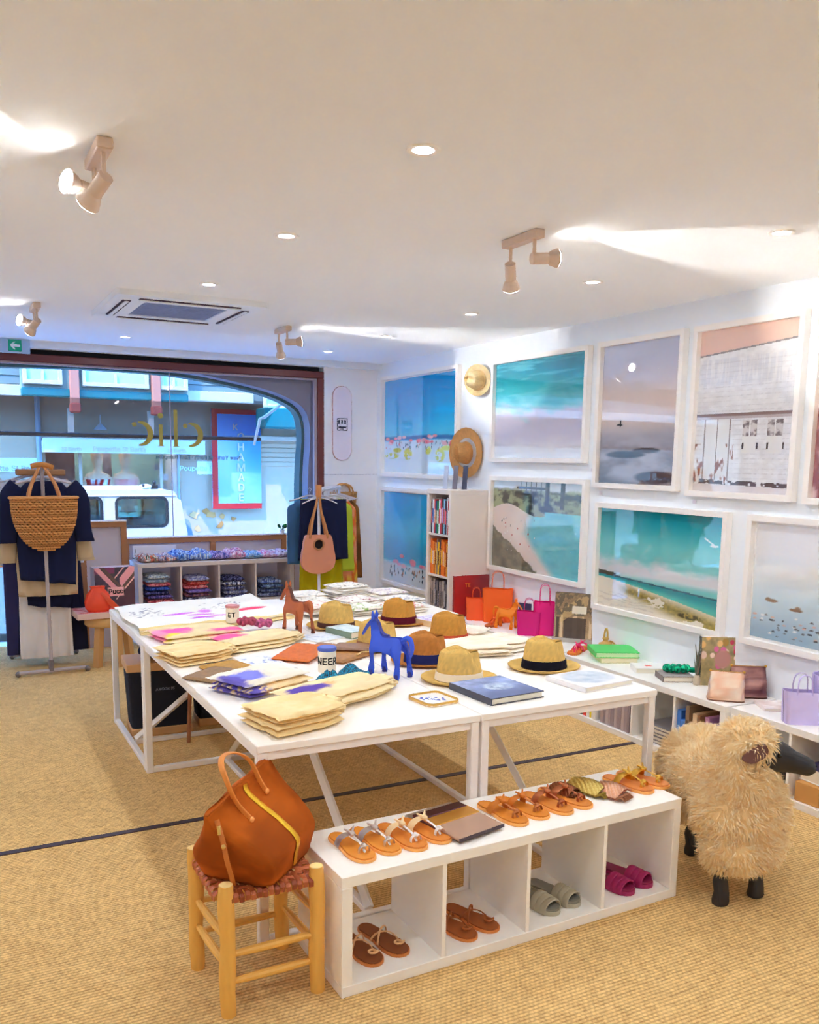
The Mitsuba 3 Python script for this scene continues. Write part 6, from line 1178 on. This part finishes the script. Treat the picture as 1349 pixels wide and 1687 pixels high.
# right rack beside the window
t = Thing('clothes_rack', 'white clothes rack in the corner beside the window, at right', 'clothes rack')
QX, QZ = 3.17, 1.43; WR = mat('satin', (226, 222, 230))
rx_ = lambda y: 2.985 + 0.72 * (y - 7.45)
for y in (7.45, 8.12): t.part('post', tube([(rx_(y), y, 0.03), (rx_(y), y, QZ)], 0.014, 12), WR); t.part('foot', tube([(rx_(y) - 0.2, y, 0.03), (rx_(y) + 0.2, y, 0.03)], 0.016, 10), WR)
t.part('rail', tube([(rx_(7.43), 7.43, QZ), (rx_(8.14), 8.14, QZ)], 0.018, 12), WR)
def leafy(c1, c2, c3, k=18):
    return lambda v: mixc(mixc(c1, c2, nz(v[:, 0] * k, v[:, 1] * k, v[:, 2] * k * 0.7) > 0.5), c3, nz(v[:, 0] * k * 1.3 + 9, v[:, 1] * k, v[:, 2] * k) > 0.68)
garment('shorts', 'navy gathered shorts, front garment on the right rack', 'shorts', rx_(7.53) + 0.02, 7.53, QZ, 0.55, 0.225, 0.25, (26, 30, 60), 11, None, 8, shoulder=None, b=0.035)
garment('skirt', 'mustard yellow skirt under the navy shorts on the right rack', 'skirt', rx_(7.62) - 0.03, 7.62, QZ, 0.95, 0.20, 0.22, (196, 176, 20), 12, None, 9, shoulder=None, b=0.035)
garment('dress', 'denim blue dress at the left side of the right rack', 'dress', rx_(7.70) - 0.17, 7.70, QZ, 0.60, 0.22, 0.22, (70, 110, 160), 13, None, 8)
garment('skirt', 'lime yellow skirt with waist tie on the right rack', 'skirt', rx_(7.78) + 0.04, 7.78, QZ, 0.7, 0.19, 0.22, (206, 214, 60), 14, None, 8, b=0.03)
garment('dress', 'orange and pink patterned dress on the right rack', 'dress', rx_(7.87) + 0.05, 7.87, QZ, 0.92, 0.2, 0.22, (226, 120, 60), 15, None, 8, pattern=leafy((226, 110, 40), (246, 160, 120), (240, 200, 70)), b=0.03)
garment('dress', 'brown patterned dress at the wall end of the right rack', 'dress', rx_(7.97) + 0.05, 7.97, QZ, 0.80, 0.2, 0.25, (120, 74, 36), 16, None, 8, pattern=leafy((130, 78, 36), (96, 58, 30), (150, 100, 50), 9))
for k in range(10): 
    hh_ = Thing('empty_hanger', f'bare wire hanger on the right rack rail, {(["front"] + [o + " from the front" for o in ("second", "third", "fourth", "fifth", "sixth", "seventh", "eighth", "ninth", "tenth")])[k]}', 'hanger', 'bare hangers on the right rack'); 
    y = 7.48 + 0.062 * k; QX = rx_(y); a = np.linspace(-0.5 * PI, PI, 8)
    hh_.one(cat([tube(spline([(QX - 0.17, y, QZ - 0.125), (QX, y, QZ - 0.075), (QX + 0.17, y, QZ - 0.125)], 9), 0.005, 6), tube(np.vstack([[(QX, y, QZ - 0.075)], np.stack([QX + 0.021 * np.cos(a), y + 0 * a, QZ + 0.021 * np.sin(a)], 1)]), 0.003, 6)]), mat('satin', (226, 220, 226)))
t = Thing('leather_clutch', 'rose tan leather bucket bag with a ring handle hole hanging from the right rack', 'bag', None, (2.958, 7.385, 1.03))
ol = Polygon(spline([(-0.112, 0.0), (0.112, 0.0), (0.146, -0.12), (0.162, -0.20), (0.14, -0.30), (0.06, -0.345), (-0.06, -0.345), (-0.14, -0.30), (-0.162, -0.20), (-0.146, -0.12)], 70, close=True)).buffer(0).intersection(sbox(-1, -1, 1, 0.0))
hole_ = Point(0.0, -0.085).buffer(0.045, 20)
t.part('body', prism(ol.difference(hole_), 0.045, 'xz'), mat('leather', (214, 140, 110)), smooth=40)
t.part('dark_inside', tf(prism(Point(0.0, -0.085).buffer(0.046, 20), 0.02, 'xz'), (0, 0.02, 0)), mat('matte', (22, 18, 22)), smooth=40)
a = np.arange(36) * PI / 18; t.part('hole_ring', tube(np.stack([0.047 * np.cos(a), -0.003 + 0 * a, -0.085 + 0.047 * np.sin(a)], 1), 0.008, 8, close=True), mat('leather', (176, 116, 76)))
for s in (-1, 1):
    for y in (-0.004, 0.05): t.part('strap', tube(spline([(s * 0.085, y, -0.03), (s * 0.072, y, 0.05), (s * 0.040, 0.02 + y * 0.3, 0.18), (s * 0.014 + 0.01, 0.03, 0.31), (s * 0.010 + 0.015, 0.035, 0.38), (s * 0.010 + 0.015, 0.04, 0.43)], 20), 0, 8, flat=(0.022, 0.006, (1, 0, 0))), mat('leather', (184, 120, 70)))
t.part('strap_wrap', tube([(0.015, 0.04, 0.34), (0.018, 0.045, 0.445)], 0, 10, flat=(0.055, 0.03, (1, 0, 0))), mat('leather', (196, 126, 70)))
t = Thing('straw_tote', 'small straw tote hung high behind the right rack against the wall', 'bag', None, (3.665, 8.465, 1.13))
m = loft([superring(0.12 + 0.03 * s, 0.05, 0.24 * s, 36, 3) for s in np.linspace(0, 1, 10)]); v = m.vertices
t.part('body', m, mat('matte', None, 'weave'), color=mixc((150, 100, 56), (196, 146, 92), nz(v[:, 0] * 120, v[:, 1] * 120, v[:, 2] * 160)), smooth=True)
for s in (-1, 1): t.part('handle', tube(spline([(-0.09, s * 0.04, 0.21), (-0.08, s * 0.035, 0.28), (0, s * 0.03, 0.32), (0.08, s * 0.035, 0.28), (0.09, s * 0.04, 0.21)], 16), 0.010, 8), mat('matte', (196, 140, 84)))

# ---------------------------------------------------------------- things by the window
WOODF = mat('satin', (166, 108, 66)); PANEL = mat('matte', (206, 192, 196))
def display_panel(label, x0, x1, y, z1, mull):
    t = Thing('window_backdrop', label, 'backdrop', None, (0, y, 0))
    t.part('board', bx(x0, x1, 0.004, 0.02, 0.001, z1 - 0.01), PANEL)
    for a_, b_, c_, d_ in [(x0, x1, z1 - 0.05, z1), (x0, x0 + 0.05, 0, z1 - 0.05), (x1 - 0.05, x1, 0, z1 - 0.05)] + [(m_ - 0.025, m_ + 0.025, 0, z1 - 0.05) for m_ in mull]: t.part('wood_rail', bx(a_, b_, -0.022, 0.022, max(c_, 0.001), d_, 0.002), WOODF)
    t.part('top_strip', bx(x0, x1, -0.03, 0.035, z1, z1 + 0.012), mat('satin', (244, 240, 240)))
display_panel('tall wood framed white panel between the left rack and the cube shelf', 1.03, 1.432, 8.19, 1.13, [])
display_panel('long low wood framed white panel behind the cube shelf at the window', 1.445, 3.03, 8.45, 0.95, [2.28])
display_panel('short wood framed white panel behind the right clothes rack', 3.06, 3.46, 8.45, 0.95, [])
t = Thing('price_sign', 'small white sign with black tick standing on the cube shelf behind the prints', 'sign', None, (1.60, 8.33, rear.H + 0.001)); t.part('card', bx(-0.09, 0.30, 0, 0.008, 0, 0.13), mat('paper', (226, 220, 222))); t.part('mark', bx(-0.075, -0.068, -0.002, 0.001, 0.06, 0.10), M_dark)
for k, (x, zz) in enumerate(((2.99, 0.962), (3.16, 0.962))):
    t = Thing('potted_plant', f'tiny potted plant on the window ledge, {("left" if k == 0 else "right, taller")} one of two', 'plant', None, (x, 8.45, zz + 0.001))
    t.part('pot', lathe([(0.0001, 0), (0.02, 0), (0.026, 0.035), (0.022, 0.035), (0.0001, 0.03)], 16), mat('satin', (230, 226, 224)))
    for q in range(6 if k == 0 else 8):
        ang = q * 2.4; hh = (0.05 if k == 0 else 0.10) * (0.6 + 0.07 * q); e = np.array([math.cos(ang) * 0.035, math.sin(ang) * 0.02, 0.03 + hh])
        t.part('leaf', tf(ellipsoid(0.020, 0.005, 0.013, (0, 0, 0), 2), e, rz=math.degrees(ang), ry=-30), mat('satin', (30, 120, 50) if q % 2 else (20, 70, 40)))
        t.part('stem', tube([(0, 0, 0.03), e], 0.0025, 6), mat('satin', (40, 90, 50)))
# folded prints on and in the rear cube shelf
def printcol(c1, c2, c3, k=7, stripes=False):
    def f(u, v, top, s):
        a_ = nz(u * k * 2.2 + s, v * k * 2.2, s); b_ = nz(u * k * 3 + 5, v * k * 3, s + 3)
        c = mixc(c1, c2, a_ > 0.5); c = mixc(c, c3, b_ > 0.62)
        return mixc(c, c2, (np.abs((v * 5 + 0.3 * a_) % 1 - 0.5) < 0.2) * 0.8) if stripes else c
    return f
TOPS = [('multicoloured floral', (232, 220, 206), (200, 90, 60), (60, 90, 80)), ('small dark floral', (226, 226, 230), (70, 90, 130), (206, 120, 90)), ('blue scarf', (70, 120, 200), (190, 214, 240), (40, 60, 140)), ('pale blue scarf', (120, 160, 226), (230, 236, 246), (60, 90, 170)), ('violet and navy', (90, 80, 150), (200, 170, 210), (50, 60, 110)), ('magenta and white', (206, 70, 130), (240, 220, 230), (110, 50, 120)), ('turquoise and white', (40, 140, 200), (226, 240, 246), (60, 90, 160)), ('pink and plum', (220, 90, 150), (236, 226, 236), (150, 50, 120)), ('mauve striped', (190, 130, 190), (240, 236, 242), (90, 70, 130))]
for k, (nm, c1, c2, c3) in enumerate(TOPS):
    x = 1.60 + k * 0.158
    garment_stack('folded_print', f'{nm} folded cloth in the row on top of the cube shelf', 'folded cloth', (x, 8.17, rear.H + 0.001), 12, 0.17, 0.27, 1, 0.05 + 0.02 * (k in (2, 3, 5)), printcol(c1, c2, c3, 7, k in (5, 7, 8)), 300 + k, 'prints on top of the cube shelf', wr=1.0, nu=40, nv=44)
STACKS = [[((196, 70, 84), (230, 150, 150), (120, 40, 60)), ((70, 60, 120), (150, 120, 180), (40, 36, 80)), ((40, 44, 90), (120, 110, 160), (30, 30, 60)), ((50, 80, 180), (90, 130, 220), (30, 40, 110)), ((214, 84, 100), (240, 170, 170), (160, 50, 70)), ((150, 170, 196), (220, 226, 230), (90, 110, 150)), ((160, 176, 196), (226, 230, 226), (110, 120, 140))],
          [((40, 40, 84), (210, 210, 226), (30, 30, 60)), ((120, 70, 100), (190, 130, 120), (60, 50, 100)), ((90, 80, 150), (150, 120, 180), (60, 50, 110)), ((220, 80, 90), (246, 180, 180), (170, 50, 60)), ((206, 60, 60), (240, 140, 130), (150, 40, 50)), ((130, 130, 190), (206, 206, 226), (90, 90, 150))],
          [((60, 66, 120), (150, 160, 200), (40, 40, 84)), ((110, 116, 170), (206, 210, 226), (60, 66, 120)), ((50, 54, 100), (170, 170, 206), (36, 36, 76)), ((44, 46, 90), (220, 220, 230), (30, 30, 64)), ((40, 40, 76), (120, 120, 170), (26, 26, 56))],
          [((90, 96, 150), (180, 190, 220), (50, 56, 110)), ((50, 60, 110), (140, 160, 200), (36, 40, 80)), ((60, 76, 130), (160, 190, 220), (40, 44, 90)), ((70, 90, 150), (190, 206, 230), (50, 56, 110))]]
ORDI = ['first', 'second', 'third', 'fourth', 'fifth', 'sixth', 'seventh', 'eighth', 'ninth', 'tenth', 'eleventh', 'twelfth', 'thirteenth']
def tone_name(c):
    r_, g_, b_ = c
    return 'red' if r_ > 190 and g_ < 100 else 'pale blue' if min(c) > 125 else 'blue' if b_ > 170 else 'violet' if b_ > 110 and r_ > 80 else 'navy' if max(c) < 130 else 'slate blue'
for cidx, st_ in enumerate(STACKS):
    zz = 0.038 + 0.351 + 0.001; xc = 1.485 + 0.038 + 0.351 * cidx + 0.1675 - 0.015
    for k, (c1, c2, c3) in enumerate(st_):
        hgt = 0.036 if cidx < 2 else 0.040
        garment_stack('folded_print', f'{tone_name(c1)} printed cloth, {("bottom" if k == 0 else "topmost" if k == len(st_) - 1 else ORDI[k] + " from the bottom")} of the stack in the {("leftmost", "second", "third", "rightmost")[cidx]} cube', 'folded cloth', (xc, 8.17, zz), (k * 7) % 5 - 2, 0.235 - 0.006 * k, 0.30, 1, hgt, printcol(c1, c2, c3, 8), 400 + 20 * cidx + k, 'printed cloths in the cube shelf', wr=0.25 if k < len(st_) - 1 else 0.6, nu=30, nv=30)
        zz += hgt * 1.02
# wooden stool with a pink tray, book and coral pouch
t = Thing('wooden_stool', 'thick rustic wooden stool behind the table at left carrying the pink tray', 'stool', None, (1.17, 7.50, 0))
t.part('seat', lathe([(0.0001, 0.33), (0.20, 0.33), (0.215, 0.345), (0.215, 0.395), (0.20, 0.41), (0.0001, 0.41)], 36, 1.0, 0.8), mat('satin', (206, 160, 100)), smooth=40)
for ax_, ay_ in ((-0.11, -0.08), (0.02, -0.12), (0.12, 0.06), (-0.08, 0.10)): t.part('leg', tube([(ax_ * 1.25, ay_ * 1.25, 0.0), (ax_, ay_, 0.34)], 0, 4, flat=(0.075, 0.05, (1, 0, 0))), mat('satin', (196, 146, 88)))
t = Thing('tray', 'shallow pink patterned tray on the thick wooden stool', 'tray', None, (1.155, 7.50, 0.411), 2)
t.part('body', box(0.56, 0.34, 0.05, (0, 0, 0.025), 0.004), mat('satin', (226, 190, 180)))
g, uv = grid(40, 26, lambda u, v: np.stack([(u - 0.5) * 0.55, (v - 0.5) * 0.33, 0.0508 + 0 * u], 1)); t.part('top_print', g, mat('satin'), color=mixc((226, 120, 120), (246, 190, 186), fb(uv[:, 0] * 12, uv[:, 1] * 9, 3, 3) > 0.5), smooth=False)
def geo(u, v):
    c = np.broadcast_to(np.array([52, 36, 62.0]), (len(u), 3)); d1, d2 = u + v * 0.9, u - v * 0.9
    c = mixc(c, (120, 40, 90), (v > 0.85) & (u < 0.5)); c = mixc(c, (236, 160, 170), (u > 0.62) & (d2 > -0.04) & (d1 > 1.12)); c = mixc(c, (236, 160, 170), np.abs(d1 - 0.95) < 0.09); c = mixc(c, (90, 62, 58), np.abs(d1 - 1.09) < 0.05)
    c = mixc(c, (30, 20, 28), np.abs(d1 - 1.03) < 0.015); c = mixc(c, (40, 30, 60), (d1 < 0.6)); c = mixc(c, (90, 62, 58), (np.abs(d2 - 0.26) < 0.05) & (d1 > 0.75)); c = mixc(c, (240, 190, 180), (np.abs(d2 - 0.34) < 0.015) & (d1 > 0.7)); c = mixc(c, (64, 30, 50), (d2 > 0.36)); c = mixc(c, (240, 180, 180), (np.abs(d2 + 0.16) < 0.02) & (d1 > 1.15))
    return mixc(c, (246, 184, 184), (np.abs(u - 0.52) < 0.2) & (np.abs(v - 0.40) < 0.11))
standing_book('large boxed book with pink and plum diagonal bands standing on the pink tray', (1.212, 7.54, 0.463), 6, 0.325, 0.335, 0.13, (226, 206, 206), geo, res=(110, 110), tilt=0, page=(200, 170, 170))
Tt = Thing('book_lettering', 'black lettering on the pink and plum book on the pink tray', 'lettering', None, (1.225, 7.536, 0.580), 6); Tt.one(tf(text('Pucci', 0.038, 0.0015), rx=90), mat('matte', (30, 20, 26)))
t = Thing('page_side', 'patterned slipcase side of the pink and plum book', 'slipcase', None, (1.212, 7.54, 0.463), 6)
g, uv = grid(20, 50, lambda u, v: np.stack([0.1640 + 0 * u, 0.002 + u * 0.126, v * 0.335], 1)); t.one(g, mat('satin'), color=mixc(mixc((206, 206, 204), (196, 110, 110), nz(uv[:, 0] * 6, uv[:, 1] * 16 + uv[:, 0] * 8, 3) > 0.5), (60, 56, 66), nz(uv[:, 0] * 7 + 4, uv[:, 1] * 18 + uv[:, 0] * 8, 6) > 0.68), smooth=False)
t = Thing('drawstring_pouch', 'coral red leather drawstring pouch on the pink tray', 'pouch', None, (1.055, 7.40, 0.463))
m = lathe([(0.0001, 0), (0.075, 0.0), (0.10, 0.03), (0.105, 0.08), (0.085, 0.14), (0.05, 0.185), (0.06, 0.205), (0.045, 0.205), (0.0001, 0.18)], 60, 1.0, 0.62); v = m.vertices; q = np.arctan2(v[:, 1], v[:, 0])
m.vertices[:, :2] *= (1 + 0.07 * np.sin(q * 13) * sst(0.05, 0.18, v[:, 2]) + 0.05 * (nz(q * 3, v[:, 2] * 20, 2) - 0.5))[:, None]
t.part('body', m, mat('leather', (236, 76, 46)), smooth=50)
for k in range(3): t.part('string', tube(spline([(0.02, -0.05, 0.16), (0.06 + 0.012 * k, -0.07, 0.10), (0.11 + 0.02 * k, -0.06, 0.03), (0.15 + 0.02 * k, -0.05, 0.008)], 12), 0, 6, flat=(0.02, 0.005, (1, 0, 0.4))), mat('leather', (226, 84, 50)))
